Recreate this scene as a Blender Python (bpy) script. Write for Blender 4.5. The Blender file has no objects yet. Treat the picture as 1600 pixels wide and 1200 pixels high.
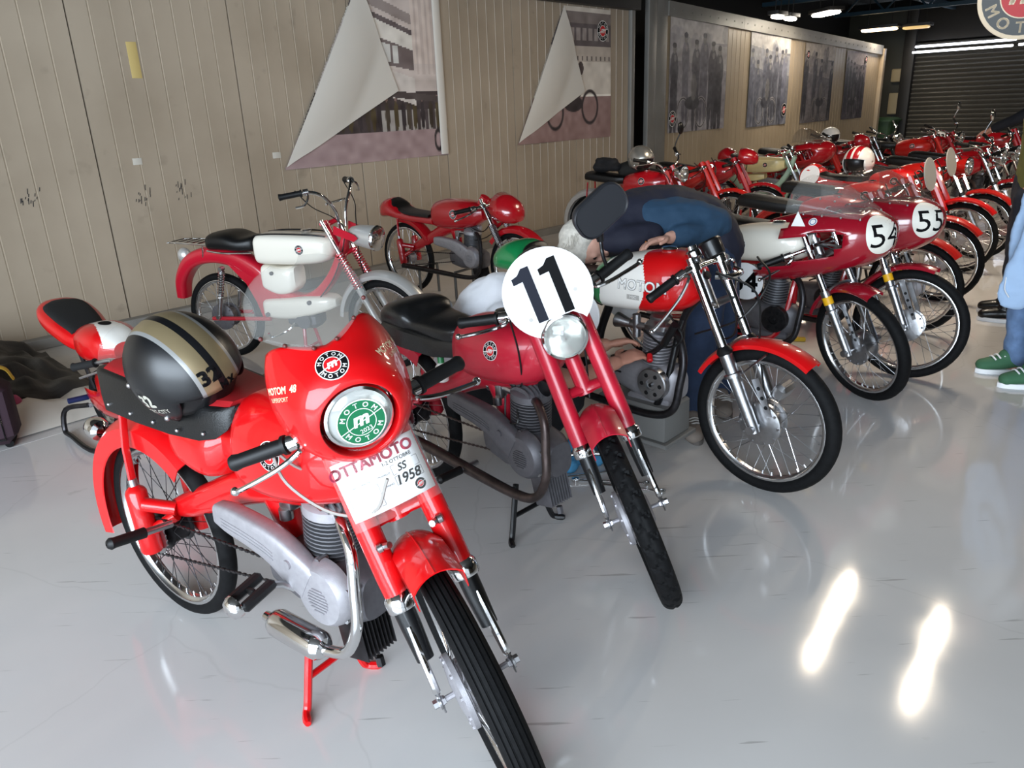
import bpy, bmesh, math, random
import numpy as np
from mathutils import Vector, Matrix
from mathutils.bvhtree import BVHTree

random.seed(7)
rng = np.random.default_rng(7)
S = bpy.context.scene
COL = S.collection
R_ = math.radians

# ------------------------------------------------------------------ camera
cam_d = bpy.data.cameras.new('camera'); cam = bpy.data.objects.new('camera', cam_d); COL.objects.link(cam)
cam_d.sensor_width = 36; cam_d.lens = 27.0; cam_d.clip_end = 100
_p, _r = R_(19.692), R_(2.393)
_f = Vector((0, math.cos(_p), -math.sin(_p))); _r0 = Vector((1, 0, 0)); _u0 = _r0.cross(_f)
_rt = _r0 * math.cos(_r) - _u0 * math.sin(_r); _up = _r0 * math.sin(_r) + _u0 * math.cos(_r)
_m = Matrix((_rt, _up, -_f)).transposed().to_4x4(); _m.translation = (0, 0, 1.5)
cam.matrix_world = _m
S.camera = cam

# ------------------------------------------------------------------ world, daylight door, exposure
w = bpy.data.worlds.new('sky'); S.world = w; w.use_nodes = True
w.node_tree.nodes['Background'].inputs[0].default_value = (.80, .90, 1.0, 1)
w.node_tree.nodes['Background'].inputs[1].default_value = 1.0
def area(name, loc, target, sx, sy, power, col):
    l = bpy.data.lights.new(name, 'AREA'); l.shape = 'RECTANGLE'; l.size = sx; l.size_y = sy
    l.energy = power; l.color = col
    o = bpy.data.objects.new(name, l); COL.objects.link(o); o.location = loc
    o.rotation_euler = (Vector(target) - Vector(loc)).to_track_quat('-Z', 'Y').to_euler()
    return o
area('door_daylight', (-2.4, -3.0, 1.9), (-1.0, 3.0, .5), 6.5, 3.0, 820, (.76, .88, 1.0))
S.view_settings.view_transform = 'Standard'; S.view_settings.look = 'None'
S.view_settings.gamma = 1; S.view_settings.use_curve_mapping = False
S.view_settings.exposure = 0.08

# ------------------------------------------------------------------ materials
def lin(c):
    if isinstance(c, str):
        c = [int(c[i:i+2], 16) / 255 for i in (0, 2, 4)]
    return tuple(x / 12.92 if x <= .04045 else ((x + .055) / 1.055) ** 2.4 for x in c) + (1,)
MATS = {}
def mat(name, col, rough=.5, metal=0, coat=0, noise=0, nscale=30, bump=0, bscale=200, spec=.5, alpha=1, trans=0, emit=0, col2=None, detail=4):
    if name in MATS: return MATS[name]
    m = bpy.data.materials.new(name); m.use_nodes = True
    t = m.node_tree; b = t.nodes['Principled BSDF']
    b.inputs['Base Color'].default_value = lin(col); b.inputs['Roughness'].default_value = rough
    b.inputs['Metallic'].default_value = metal; b.inputs['Coat Weight'].default_value = coat
    b.inputs['Coat Roughness'].default_value = .06
    b.inputs['Specular IOR Level'].default_value = spec; b.inputs['Alpha'].default_value = alpha
    b.inputs['Transmission Weight'].default_value = trans
    if emit:
        b.inputs['Emission Color'].default_value = lin(col); b.inputs['Emission Strength'].default_value = emit
    if noise or col2 is not None:
        tc = t.nodes.new('ShaderNodeTexCoord'); n = t.nodes.new('ShaderNodeTexNoise'); n.inputs['Scale'].default_value = nscale; n.inputs['Detail'].default_value = detail
        t.links.new(tc.outputs['Object'], n.inputs['Vector'])
        cr = t.nodes.new('ShaderNodeValToRGB'); c = lin(col); k = noise
        c2 = lin(col2) if col2 is not None else tuple(max(0, x * (1 - k)) for x in c[:3]) + (1,)
        cr.color_ramp.elements[0].position = .35; cr.color_ramp.elements[1].position = .65
        cr.color_ramp.elements[0].color = c2; cr.color_ramp.elements[1].color = c
        t.links.new(n.outputs['Fac'], cr.inputs['Fac']); t.links.new(cr.outputs['Color'], b.inputs['Base Color'])
    if bump:
        tc = t.nodes.new('ShaderNodeTexCoord'); n = t.nodes.new('ShaderNodeTexNoise'); n.inputs['Scale'].default_value = bscale; n.inputs['Detail'].default_value = 3
        t.links.new(tc.outputs['Object'], n.inputs['Vector'])
        bp = t.nodes.new('ShaderNodeBump'); bp.inputs['Strength'].default_value = bump; bp.inputs['Distance'].default_value = .002
        t.links.new(n.outputs['Fac'], bp.inputs['Height']); t.links.new(bp.outputs['Normal'], b.inputs['Normal'])
    MATS[name] = m
    return m
def attr_mat(name, rough=.6, bump=0):
    m = bpy.data.materials.new(name); m.use_nodes = True; t = m.node_tree
    a = t.nodes.new('ShaderNodeVertexColor'); a.layer_name = 'print'
    b = t.nodes['Principled BSDF']; t.links.new(a.outputs['Color'], b.inputs['Base Color']); b.inputs['Roughness'].default_value = rough
    MATS[name] = m
    return m
red1 = mat('red_gloss', 'c8080e', .4, coat=.7, spec=.25)
red2 = mat('red_faded', 'bd1830', .38, coat=.35, noise=.18, nscale=9)
red3 = mat('red_deep', 'b0101c', .25, coat=1)
red4 = mat('red_burgundy', '980e22', .22, coat=1)
red5 = mat('red_orange', 'c01c16', .35, coat=.6, spec=.3)
red6 = mat('red_moped', 'b8142a', .3, coat=.6)
green = mat('green_gloss', '0f7a42', .28, coat=.8)
mint = mat('mint_paint', '9fb8a4', .4, coat=.3)
cream = mat('cream_paint', 'e0cf98', .35, coat=.4)
white = mat('white_gloss', 'eeeae2', .28, coat=.6)
whitem = mat('white_matt', 'efefef', .5)
ivory = mat('ivory_gloss', 'ece6d8', .3, coat=.6)
chrome = mat('chrome', 'dcdcdc', .09, 1)
alloy = mat('alloy', 'b9b9bb', .32, 1, noise=.15, nscale=40)
rimal = mat('rim_alloy', 'd2d2d2', .24, 1)
castal = mat('cast_alloy', 'a9a6aa', .52, .55, noise=.1, nscale=60, bump=.25, bscale=500)
castdk = mat('cast_grey', '6c6a6e', .5, .5, noise=.15, nscale=40, bump=.2, bscale=500)
fin = mat('fin_grey', '77777b', .5, .6)
steeld = mat('dark_steel', '3c3a3c', .35, .8, noise=.4, nscale=30)
rustst = mat('heat_stained_steel', '5f5350', .38, .8, noise=.4, nscale=22)
blackp = mat('black_paint', '0d0d0f', .4, coat=.2, spec=.35)
rubber = mat('tyre_rubber', '131314', .7, noise=.3, nscale=60, bump=.1, bscale=300, spec=.14)
grip_m = mat('grip_rubber', '0e0e0f', .5, spec=.35)
leather = mat('black_vinyl', '0e0e0f', .4, bump=.35, bscale=260, spec=.4)
leathw = mat('worn_black_vinyl', '1a1a1b', .3, noise=.4, nscale=20, bump=.3, bscale=120)
redvin = mat('red_vinyl', 'a81c22', .5, bump=.2, bscale=200)
cable = mat('cable_black', '101010', .45)
cableg = mat('cable_grey', '9a9690', .5)
glass = mat('lamp_glass', 'f2f2f0', .04, 0, spec=.6, trans=.9)
acryl = mat('clear_acrylic', 'a8a8a4', .03, 0, alpha=.13, spec=.6)
acryls = mat('smoked_acrylic', '6a6058', .04, 0, alpha=.2, spec=.5)
blackm = mat('print_black', '0c0c0e', .7, spec=.12)
whitep = mat('print_white', 'f4f2ee', .45)
redp = mat('print_red', 'c8141c', .4)
greenp = mat('print_green', '0c6a42', .4)
greyp = mat('print_grey', 'b0aca6', .45)
yell = mat('print_yellow', 'f0b418', .45)
brown = mat('coil_brown', '5a2a26', .45)

# ------------------------------------------------------------------ mesh builder
def V(*a): return np.array(a, float)
def unit(a): return a / max(1e-9, np.linalg.norm(a))
def frame(d):
    d = unit(np.asarray(d, float)); a = V(0, 0, 1) if abs(d[2]) < .9 else V(1, 0, 0)
    u = unit(np.cross(a, d)); return u, np.cross(d, u), d
def sring(c, u, v, a, b, b2=None, e=2., n=24, ph=0):
    """superellipse ring: half-width a along u, b up / b2 down along v"""
    b2 = b if b2 is None else b2
    t = np.linspace(0, 2 * math.pi, n, endpoint=False) + ph
    ct, st = np.cos(t), np.sin(t)
    x = np.sign(ct) * np.abs(ct) ** (2 / e); y = np.sign(st) * np.abs(st) ** (2 / e)
    return np.asarray(c)[None] + np.outer(x * a, u) + np.outer(np.where(y > 0, y * b, y * b2), v)
def rrect(w, h, r, k=3):
    out = []
    for cx, cy, a0 in ((w/2-r, h/2-r, 0), (-w/2+r, h/2-r, 90), (-w/2+r, -h/2+r, 180), (w/2-r, -h/2+r, 270)):
        for i in range(k + 1):
            a = R_(a0 + 90 * i / k); out.append((cx + r * math.cos(a), cy + r * math.sin(a)))
    return out
def smooth_path(pts, k=6):
    """Catmull-Rom through the points (any dimension)"""
    P = [np.asarray(p, float) for p in pts]; P = [2*P[0]-P[1]] + P + [2*P[-1]-P[-2]]; out = []
    for i in range(1, len(P) - 2):
        for j in range(k):
            t = j / k; a, b, c, d = P[i-1:i+3]
            out.append(.5 * ((2*b) + (c-a)*t + (2*a-5*b+4*c-d)*t*t + (3*b-a-3*c+d)*t**3))
    out.append(P[-2]); return np.array(out)
class MB:
    def __init__(s): s.v = []; s.f = []; s.m = []; s.cur = 0
    def add(s, vs, fs):
        o = len(s.v); s.v.extend([tuple(map(float, p)) for p in vs])
        for f in fs: s.f.append(tuple(i + o for i in f)); s.m.append(s.cur)
        return s
    def loft(s, rings, cap=(1, 1), closed=True, loop=False):
        n = len(rings[0]); vs = [p for r in rings for p in r]; fs = []; m = len(rings)
        for i in range(m if loop else m - 1):
            i2 = (i + 1) % m
            for j in range(n if closed else n - 1):
                k = (j + 1) % n; fs.append((i*n+j, i*n+k, i2*n+k, i2*n+j))
        if cap[0] and not loop: fs.append(tuple(range(n - 1, -1, -1)))
        if cap[1] and not loop: fs.append(tuple((m-1)*n + j for j in range(n)))
        return s.add(vs, fs)
    def tube(s, pts, r, n=8, cap=(1, 1), flat=1.0, ref=None):
        P = [np.asarray(p, float) for p in pts]; m = len(P); rs = r if hasattr(r, '__len__') else [r] * m
        T = [unit(P[min(i+1, m-1)] - P[max(i-1, 0)]) for i in range(m)]
        u = frame(T[0])[0] if ref is None else unit(np.cross(np.asarray(ref, float), T[0])); rings = []
        for i in range(m):
            u = unit(u - T[i] * (u @ T[i])); v = np.cross(T[i], u)
            rings.append(sring(P[i], u, v, rs[i], rs[i] * flat, n=n))
        return s.loft(rings, cap)
    def cyl(s, a, b, r, r2=None, n=16, cap=(1, 1)):
        u, v, d = frame(np.asarray(b, float) - np.asarray(a, float)); r2 = r if r2 is None else r2
        return s.loft([sring(a, u, v, r, r, n=n), sring(b, u, v, r2, r2, n=n)], cap)
    def lathe(s, o, ax, prof, n=32, closed=False, cap=(0, 0)):
        u, v, d = frame(ax); o = np.asarray(o, float)
        rings = [sring(o + d * h, u, v, max(r, 1e-4), max(r, 1e-4), n=n) for h, r in prof]
        return s.loft(rings, cap, loop=closed)
    def box(s, c, size, M=None, r=.004):
        x, y, z = [q / 2 for q in size]; r = min(r, x*.9, y*.9, z*.9)
        rings = []
        for zz, ins in ((-z, r), (-z + r, 0), (z - r, 0), (z, r)):
            rings.append([(px, py, zz) for px, py in rrect(2*(x-ins), 2*(y-ins), max(r - ins, .0004) if ins == 0 else .0004, 2)])
        vs = []
        for rg in rings:
            q = np.array(rg)
            if M is not None: q = q @ np.array(M.to_3x3()).T
            vs.append(q + np.asarray(c))
        return s.loft(vs)
    def sphere(s, c, r, n=16, m=10, M=None):
        r = V(r, r, r) if not hasattr(r, '__len__') else np.asarray(r, float); rings = []
        for i in range(m + 1):
            a = math.pi * (i / m - .5); ca = max(math.cos(a), .002)
            q = np.array([(math.cos(t)*ca, math.sin(t)*ca, math.sin(a)) for t in np.linspace(0, 2*math.pi, n, endpoint=False)]) * r
            if M is not None: q = q @ np.array(M.to_3x3()).T
            rings.append(q + np.asarray(c))
        return s.loft(rings)
    def prism(s, pts, th, P0=(0, 0, 0), U=(1, 0, 0), W=(0, 0, 1)):
        """outline (u,w) extruded +-th/2 along U x W"""
        U, W, P0 = map(lambda q: np.asarray(q, float), (U, W, P0)); N = np.cross(U, W)
        a = [P0 + U*p[0] + W*p[1] - N*th/2 for p in pts]; b = [q + N*th for q in a]
        return s.loft([a, b])
    def sweep(s, path, prof, cap=(1, 1)):
        """sweep closed profile (lat y, out normal) along an xz path; fenders, chain guards"""
        P = np.array([(p[0], p[1]) for p in path]); m = len(P); rings = []
        for i in range(m):
            t = unit(P[min(i+1, m-1)] - P[max(i-1, 0)]); nn = V(-t[1], t[0])
            rings.append([(P[i][0] + nn[0]*q[1], q[0], P[i][1] + nn[1]*q[1]) for q in prof])
        return s.loft(rings, cap)
    def build(s, name, mats, parent=None, T=None, smooth=38, kind=None, label=None):
        me = bpy.data.meshes.new(name)
        vs = s.v
        if T is not None:
            q = np.array(vs); M = np.array(T); vs = (q @ M[:3, :3].T + M[:3, 3]).tolist()
        me.from_pydata(vs, [], s.f); me.update()
        if not isinstance(mats, (list, tuple)): mats = [mats]
        for m in mats: me.materials.append(m)
        if len(mats) > 1: me.polygons.foreach_set('material_index', s.m)
        if smooth:
            me.shade_smooth(); me.set_sharp_from_angle(angle=R_(smooth))
        o = bpy.data.objects.new(name, me); COL.objects.link(o)
        if parent is not None: o.parent = parent
        if kind: o['kind'] = kind
        if label: o['label'] = label
        return o
def fixn(o):
    bm = bmesh.new(); bm.from_mesh(o.data); bmesh.ops.recalc_face_normals(bm, faces=bm.faces); bm.to_mesh(o.data); bm.free(); return o
def tag(o, label, cat, group=None):
    o['label'] = label; o['category'] = cat
    if group: o['group'] = group
    return o
def empty(name, loc, yaw=0, lean=0):
    o = bpy.data.objects.new(name, None); COL.objects.link(o); o.empty_display_size = .1
    o.matrix_world = Matrix.Translation(loc) @ Matrix.Rotation(R_(yaw), 4, 'Z') @ Matrix.Rotation(R_(lean), 4, 'X')
    return o

# ------------------------------------------------------------------ flat print: lettering and decals laid on a surface
_txt = {}
def text_geo(s, bold=0, shear=0):
    key = (s, bold, shear)
    if key not in _txt:
        c = bpy.data.curves.new('t', 'FONT'); c.body = s; c.size = 1; c.resolution_u = 3; c.offset = bold; c.shear = shear
        c.align_x = 'CENTER'; c.align_y = 'CENTER'
        o = bpy.data.objects.new('t', c); me = bpy.data.meshes.new_from_object(o)
        bm = bmesh.new(); bm.from_mesh(me); bmesh.ops.triangulate(bm, faces=bm.faces)
        for _ in range(2):
            es = [e for e in bm.edges if e.calc_length() > .22]
            if es: bmesh.ops.subdivide_edges(bm, edges=es, cuts=1); bmesh.ops.triangulate(bm, faces=bm.faces)
        bm.verts.index_update()
        vs = np.array([v.co[:2] for v in bm.verts]) if len(bm.verts) else np.zeros((0, 2)); fs = [tuple(v.index for v in f.verts) for f in bm.faces]
        if len(vs): vs = vs - (vs.min(0) + vs.max(0)) / 2
        bm.free(); bpy.data.objects.remove(o); bpy.data.curves.remove(c); bpy.data.meshes.remove(me)
        _txt[key] = (vs, fs)
    return _txt[key]
class Decal:
    """2-D shapes (metres) mapped onto a target by casting along -n; layers are stacked by tiny offsets"""
    def __init__(s, P, n, up, target=None, T=None):
        s.P = np.asarray(P, float); s.n = unit(np.asarray(n, float)); up = np.asarray(up, float)
        s.w = unit(up - s.n * (up @ s.n)); s.u = np.cross(s.w, s.n); s.mb = MB(); s.mats = []
        if T is not None:
            M = np.array(T); s.P = M[:3, :3] @ s.P + M[:3, 3]; s.n, s.w, s.u = [M[:3, :3] @ q for q in (s.n, s.w, s.u)]
        s.b = None
        if target is not None:
            me = target.data; s.b = BVHTree.FromPolygons([v.co for v in me.vertices], [p.vertices[:] for p in me.polygons])
    def put(s, vs, fs, m, lay=1, rot=0, at=(0, 0), sc=1):
        if m not in s.mats: s.mats.append(m)
        s.mb.cur = s.mats.index(m); c, q = math.cos(rot), math.sin(rot); out = []
        for x, y in vs:
            x, y = x*sc, y*sc; x, y = c*x - q*y + at[0], q*x + c*y + at[1]
            p = s.P + s.u*x + s.w*y; off = .0005 + .0005*lay
            if s.b is not None:
                h = s.b.ray_cast(Vector(p + s.n*.1), Vector(-s.n), .3)
                if h[0] is not None: p = np.array(h[0])
            out.append(p + s.n * off)
        s.mb.add(out, fs); return s
    def ring(s, r0, r1, m, lay=1, n=40, k=3, at=(0, 0), asp=1):
        vs = []; fs = []
        for i in range(k + 1):
            r = r0 + (r1 - r0) * i / k
            vs += [(r*math.cos(t)*asp, r*math.sin(t)) for t in np.linspace(0, 2*math.pi, n, endpoint=False)]
        for i in range(k):
            for j in range(n):
                a, b = i*n + j, i*n + (j+1) % n; fs.append((a, a + n, b + n, b))
        return s.put(vs, fs, m, lay, at=at)
    def rect(s, w, h, m, lay=1, at=(0, 0), k=4, rot=0):
        vs = [((i/k-.5)*w, (j/k-.5)*h) for j in range(k+1) for i in range(k+1)]
        fs = [(j*(k+1)+i, j*(k+1)+i+1, (j+1)*(k+1)+i+1, (j+1)*(k+1)+i) for j in range(k) for i in range(k)]
        return s.put(vs, fs, m, lay, at=at, rot=rot)
    def poly(s, pts, m, lay=1, at=(0, 0)):
        return s.put(pts, [tuple(range(len(pts)))], m, lay, at=at)
    def text(s, t, size, m, lay=2, at=(0, 0), rot=0, bold=0, shear=0):
        vs, fs = text_geo(t, 0, shear); k = bold * size * .8
        for dx, dy in (((-k, -k), (k, -k), (k, k), (-k, k)) if bold else ((0, 0),)):
            if len(fs): s.put(vs, fs, m, lay, rot, (at[0] + dx, at[1] + dy), size)
        return s
    def arc(s, t, r, size, m, lay=2, a0=90, step=26, bold=.02, flip=False):
        n = len(t)
        for i, ch in enumerate(t):
            a = a0 + ((n-1)/2 - i) * step * (-1 if flip else 1); ra = R_(a)
            s.text(ch, size, m, lay, (r*math.cos(ra), r*math.sin(ra)), ra + (math.pi/2 if flip else -math.pi/2), bold)
        return s
    def roundel(s, r, ring=None, core=None, lay=1, detail=True):
        ring = ring or blackm; core = core or redp
        s.ring(.001, r, whitep, lay); s.ring(r*.56, r*.94, ring, lay+1)
        s.ring(.0005, r*.5, core, lay+1, k=4)
        if detail:
            s.arc('MOTOM', r*.75, r*.34, whitep, lay+2, 90, 30); s.arc('MOTOM', r*.75, r*.34, whitep, lay+2, -90, 30, flip=True)
        s.rect(r*1.86, r*.07, whitep, lay+2, rot=.25)
        s.text('m', r*.82, whitep, lay+3, rot=.05, bold=.035, shear=.3)
        return s
    def build(s, name, parent, label=None):
        return s.mb.build(name, s.mats, parent, smooth=0, label=label)

# ------------------------------------------------------------------ room shell
WA = V(-2.862, 6.031, 0); WD = V(.671, .742, 0); WD = unit(WD); WN = V(WD[1], -WD[0], 0)
def wp(s, z, off=0): return WA + WD*s + WN*off + V(0, 0, z)
def struct(o): o['kind'] = 'structure'; return o
def sempty(name):
    o = bpy.data.objects.new(name, None); COL.objects.link(o); o['kind'] = 'structure'; return o

def floor_mat(name):
    m = bpy.data.materials.new(name); m.use_nodes = True; t = m.node_tree; b = t.nodes['Principled BSDF']; L = t.links
    tc = t.nodes.new('ShaderNodeTexCoord')
    def noise(sc, det=5, vec=None):
        n = t.nodes.new('ShaderNodeTexNoise'); n.inputs['Scale'].default_value = sc; n.inputs['Detail'].default_value = det
        L.new(vec or tc.outputs['Object'], n.inputs['Vector']); return n
    def ramp(n, a, b_, ca, cb):
        r = t.nodes.new('ShaderNodeValToRGB'); r.color_ramp.elements[0].position = a; r.color_ramp.elements[1].position = b_
        r.color_ramp.elements[0].color = ca; r.color_ramp.elements[1].color = cb; L.new(n, r.inputs['Fac']); return r
    base = ramp(noise(.9, 6).outputs['Fac'], .3, .75, lin('c6c3c0'), lin('d4d2d0'))
    def lighten(a, b_):
        add = t.nodes.new('ShaderNodeMix'); add.data_type = 'RGBA'; add.blend_type = 'LIGHTEN'; add.inputs[0].default_value = 1
        L.new(a, add.inputs[6]); L.new(b_, add.inputs[7]); return add.outputs[2]
    acc = ramp(noise(6.5, 9).outputs['Fac'], .70, .78, (0, 0, 0, 1), (.7, .7, .7, 1)).outputs['Color']
    for rot, sc, th in ((.9, (1.6, 26, 1), .715), (2.2, (1.6, 30, 1), .70), (1.5, (2.2, 34, 1), .70), (2.9, (2.0, 30, 1), .71)):
        mp = t.nodes.new('ShaderNodeMapping'); mp.inputs['Rotation'].default_value = (0, 0, rot); mp.inputs['Scale'].default_value = sc; L.new(tc.outputs['Object'], mp.inputs['Vector'])
        acc = lighten(acc, ramp(noise(1.5, 3, mp.outputs['Vector']).outputs['Fac'], th, th + .03, (0, 0, 0, 1), (1, 1, 1, 1)).outputs['Color'])
    vo = t.nodes.new('ShaderNodeTexVoronoi'); vo.feature = 'DISTANCE_TO_EDGE'; vo.inputs['Scale'].default_value = .9; wn = noise(1.3, 4)
    ad = t.nodes.new('ShaderNodeMix'); ad.data_type = 'RGBA'; ad.inputs[0].default_value = .25; L.new(tc.outputs['Object'], ad.inputs[6]); L.new(wn.outputs['Color'], ad.inputs[7]); L.new(ad.outputs[2], vo.inputs['Vector'])
    acc = lighten(acc, ramp(vo.outputs['Distance'], .0, .0015, (.22, .22, .22, 1), (0, 0, 0, 1)).outputs['Color'])
    fac = t.nodes.new('ShaderNodeMath'); fac.operation = 'MULTIPLY'; fac.inputs[1].default_value = .42; L.new(acc, fac.inputs[0])
    mx = t.nodes.new('ShaderNodeMix'); mx.data_type = 'RGBA'; L.new(fac.outputs[0], mx.inputs[0]); L.new(base.outputs['Color'], mx.inputs[6]); mx.inputs[7].default_value = lin('6d6a64')
    L.new(mx.outputs[2], b.inputs['Base Color'])
    rr = ramp(noise(3.0, 6).outputs['Fac'], .3, .7, (.055,)*3 + (1,), (.12,)*3 + (1,)); L.new(rr.outputs['Color'], b.inputs['Roughness'])
    b.inputs['Specular IOR Level'].default_value = .55
    bp = t.nodes.new('ShaderNodeBump'); bp.inputs['Strength'].default_value = .035; bp.inputs['Distance'].default_value = .01
    L.new(noise(1.6, 2).outputs['Fac'], bp.inputs['Height']); L.new(bp.outputs['Normal'], b.inputs['Normal'])
    return m
fm = floor_mat('epoxy_floor'); joint = mat('floor_joint', '4b4945', .8)
fl = MB(); fl.box((3, 6, -.16), (34, 44, .3), r=.01); fl = struct(fl.build('floor', joint, smooth=0))
# poured slabs, cut by joints that run along and across the wall
J0 = V(-2.43, 3.65, 0)
def gp(a, b): return J0 + WD*a + WN*b
aa = [-13, -6.9, -.9, 5.1, 11.1, 22]; bb = [-6, 0, 5.2, 10.4, 18]
for i in range(len(aa) - 1):
    for j in range(len(bb) - 1):
        g = .0022; q = [gp(aa[i]+g, bb[j]+g), gp(aa[i+1]-g, bb[j]+g), gp(aa[i+1]-g, bb[j+1]-g), gp(aa[i]+g, bb[j+1]-g)]
        m = MB(); m.loft([[p + V(0, 0, -.01) for p in q[::-1]], [p for p in q[::-1]]]); fixn(m.build('slab', fm, fl, smooth=0))

def wall_mat(name, c1, c2, dirt='6a6256'):
    m = bpy.data.materials.new(name); m.use_nodes = True; t = m.node_tree; b = t.nodes['Principled BSDF']; L = t.links
    tc = t.nodes.new('ShaderNodeTexCoord'); n = t.nodes.new('ShaderNodeTexNoise'); n.inputs['Scale'].default_value = 1.1; n.inputs['Detail'].default_value = 7
    L.new(tc.outputs['Object'], n.inputs['Vector'])
    r = t.nodes.new('ShaderNodeValToRGB'); r.color_ramp.elements[0].position = .25; r.color_ramp.elements[1].position = .6
    r.color_ramp.elements[0].color = lin(c2); r.color_ramp.elements[1].color = lin(c1); L.new(n.outputs['Fac'], r.inputs['Fac'])
    n2 = t.nodes.new('ShaderNodeTexNoise'); n2.inputs['Scale'].default_value = 4.5; n2.inputs['Detail'].default_value = 8; L.new(tc.outputs['Object'], n2.inputs['Vector'])
    r2 = t.nodes.new('ShaderNodeValToRGB'); r2.color_ramp.elements[0].position = .64; r2.color_ramp.elements[1].position = .78
    r2.color_ramp.elements[0].color = (0, 0, 0, 1); r2.color_ramp.elements[1].color = (.4, .4, .4, 1); L.new(n2.outputs['Fac'], r2.inputs['Fac'])
    mx = t.nodes.new('ShaderNodeMix'); mx.data_type = 'RGBA'; L.new(r2.outputs['Color'], mx.inputs[0]); L.new(r.outputs['Color'], mx.inputs[6]); mx.inputs[7].default_value = lin(dirt)
    L.new(mx.outputs[2], b.inputs['Base Color']); b.inputs['Roughness'].default_value = .42
    return m
wm = wall_mat('beige_sheet_metal', 'ae9f8c', '9b8c79'); wm2 = wall_mat('pale_sheet_metal', 'aa9a82', '988870')
def panel(name, s0, s1, z0, z1, par, m, groove=8, depth=.004, off=0, z1b=None):
    """one sandwich panel: flat flutes parted by narrow V grooves"""
    pr = [(0, -.03), (.004, 0)]; wd = s1 - s0 - .006
    for k in range(1, groove):
        c = wd * k / groove; pr += [(c - .006, 0), (c - .001, -depth), (c + .004, -depth), (c + .007, .0015), (c + .016, 0)]
    pr += [(wd - .004, 0), (wd, -.03)]
    z1b = z1 if z1b is None else z1b
    lo = [wp(s0 + .003 + a, z0, off + b) for a, b in pr]; hi = [wp(s0 + .003 + a, z1 + (z1b - z1) * a / wd, off + b) for a, b in pr]
    m_ = MB(); m_.add(lo + hi, [(i, i+1, len(pr)+i+1, len(pr)+i) for i in range(len(pr)-1)])
    return m_.build(name, m, par, smooth=20)
dark = mat('dark_void', '0c0c0c', .8)
trimg = mat('grey_trim_metal', '8d8b86', .45, .3, noise=.12, nscale=3)
beamm = mat('dark_beam', '2c2b2a', .5, .2)
blueb = mat('blue_steel', '28404e', .5, .2)
wl = sempty('wall_left')
seams = [-6.0, -4.85, -3.7, -2.52, -1.36, -.17, 1.06, 2.25, 3.40, 4.51, 5.68, 6.86]
m = MB(); m.loft([[wp(-6, 0, -.06), wp(6.9, 0, -.06), wp(6.9, 0, -.02), wp(-6, 0, -.02)], [wp(-6, 3.4, -.06), wp(6.9, 3.4, -.06), wp(6.9, 3.4, -.02), wp(-6, 3.4, -.02)]]); m.build('core', beamm, wl, smooth=0)
for a, b in zip(seams[:-1], seams[1:]): panel('panel', a, b, .02, 2.66 if a > 2 else 3.4, wl, wm)
def wbox(name, s0, s1, z0, z1, o0, o1, m, par, r=.004, kind=None, label=None):
    """box laid along the wall"""
    q = MB(); M = Matrix.Rotation(math.atan2(WD[1], WD[0]), 4, 'Z')
    q.box(wp((s0+s1)/2, (z0+z1)/2, (o0+o1)/2), (s1-s0, abs(o1-o0), z1-z0), M, r)
    return q.build(name, m, par, kind=kind, label=label)
wbox('trim_1', 2.0, 7.0, 2.655, 2.84, -.05, .10, beamm, None, kind='structure')
wbox('baseboard_left', -6, 6.9, 0, .075, 0, .09, mat('curb_grey', '8c8984', .6, noise=.15, nscale=4), None, kind='structure')
wbox('trim_2', 6.86, 6.94, 0, 2.66, -.02, .05, trimg, None, kind='structure')
wbox('trim_3', 7.30, 7.50, 0, 3.4, -.03, .04, trimg, None, kind='structure')
wbox('trim_4', 7.52, 7.80, 0, 3.0, -.10, .03, trimg, None, kind='structure')
wbox('wall_recess', -8, 21, 0, 3.8, -1.5, -1.4, dark, None, kind='structure')
wf = sempty('wall_far_left')
m = MB(); m.loft([[wp(7.6, 0, -.06), wp(17.2, 0, -.06), wp(17.2, 0, -.02), wp(7.6, 0, -.02)], [wp(7.6, 2.7, -.06), wp(17.2, 2.36, -.06), wp(17.2, 2.36, -.02), wp(7.6, 2.7, -.02)]]); m.build('core', beamm, wf, smooth=0)
ss = [7.8, 8.97, 10.14, 11.31, 12.48, 13.65, 14.82, 15.99, 17.16]
zt = lambda s: 2.70 - (s - 7.8) * .034
for a, b in zip(ss[:-1], ss[1:]): panel('panel', a, b, .02, zt(a), wf, wm2, 8, .002, z1b=zt(b))
for a, b in zip(ss[:-1:2], ss[2::2]):
    q = MB(); c = [(.0, -.06), (.05, -.06), (.05, .13), (0, .13)]
    q.loft([[wp(a + .002, zt(a) + z, o) for o, z in c], [wp(b - .002, zt(b) + z, o) for o, z in c]])
    fixn(q.build('top_rail', trimg, wf, smooth=0))
    bo = MB()
    for k in range(9):
        s_ = a + .12 + k * (b - a - .2) / 8
        bo.cyl(wp(s_, zt(s_) + .03, .045), wp(s_, zt(s_) + .03, .058), .012, n=8)
    bo.build('rivets', trimg, wf, kind='stuff')
wbox('trim_5', 17.16, 17.3, 0, 2.45, -.1, .08, wm2, None, kind='structure')

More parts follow.
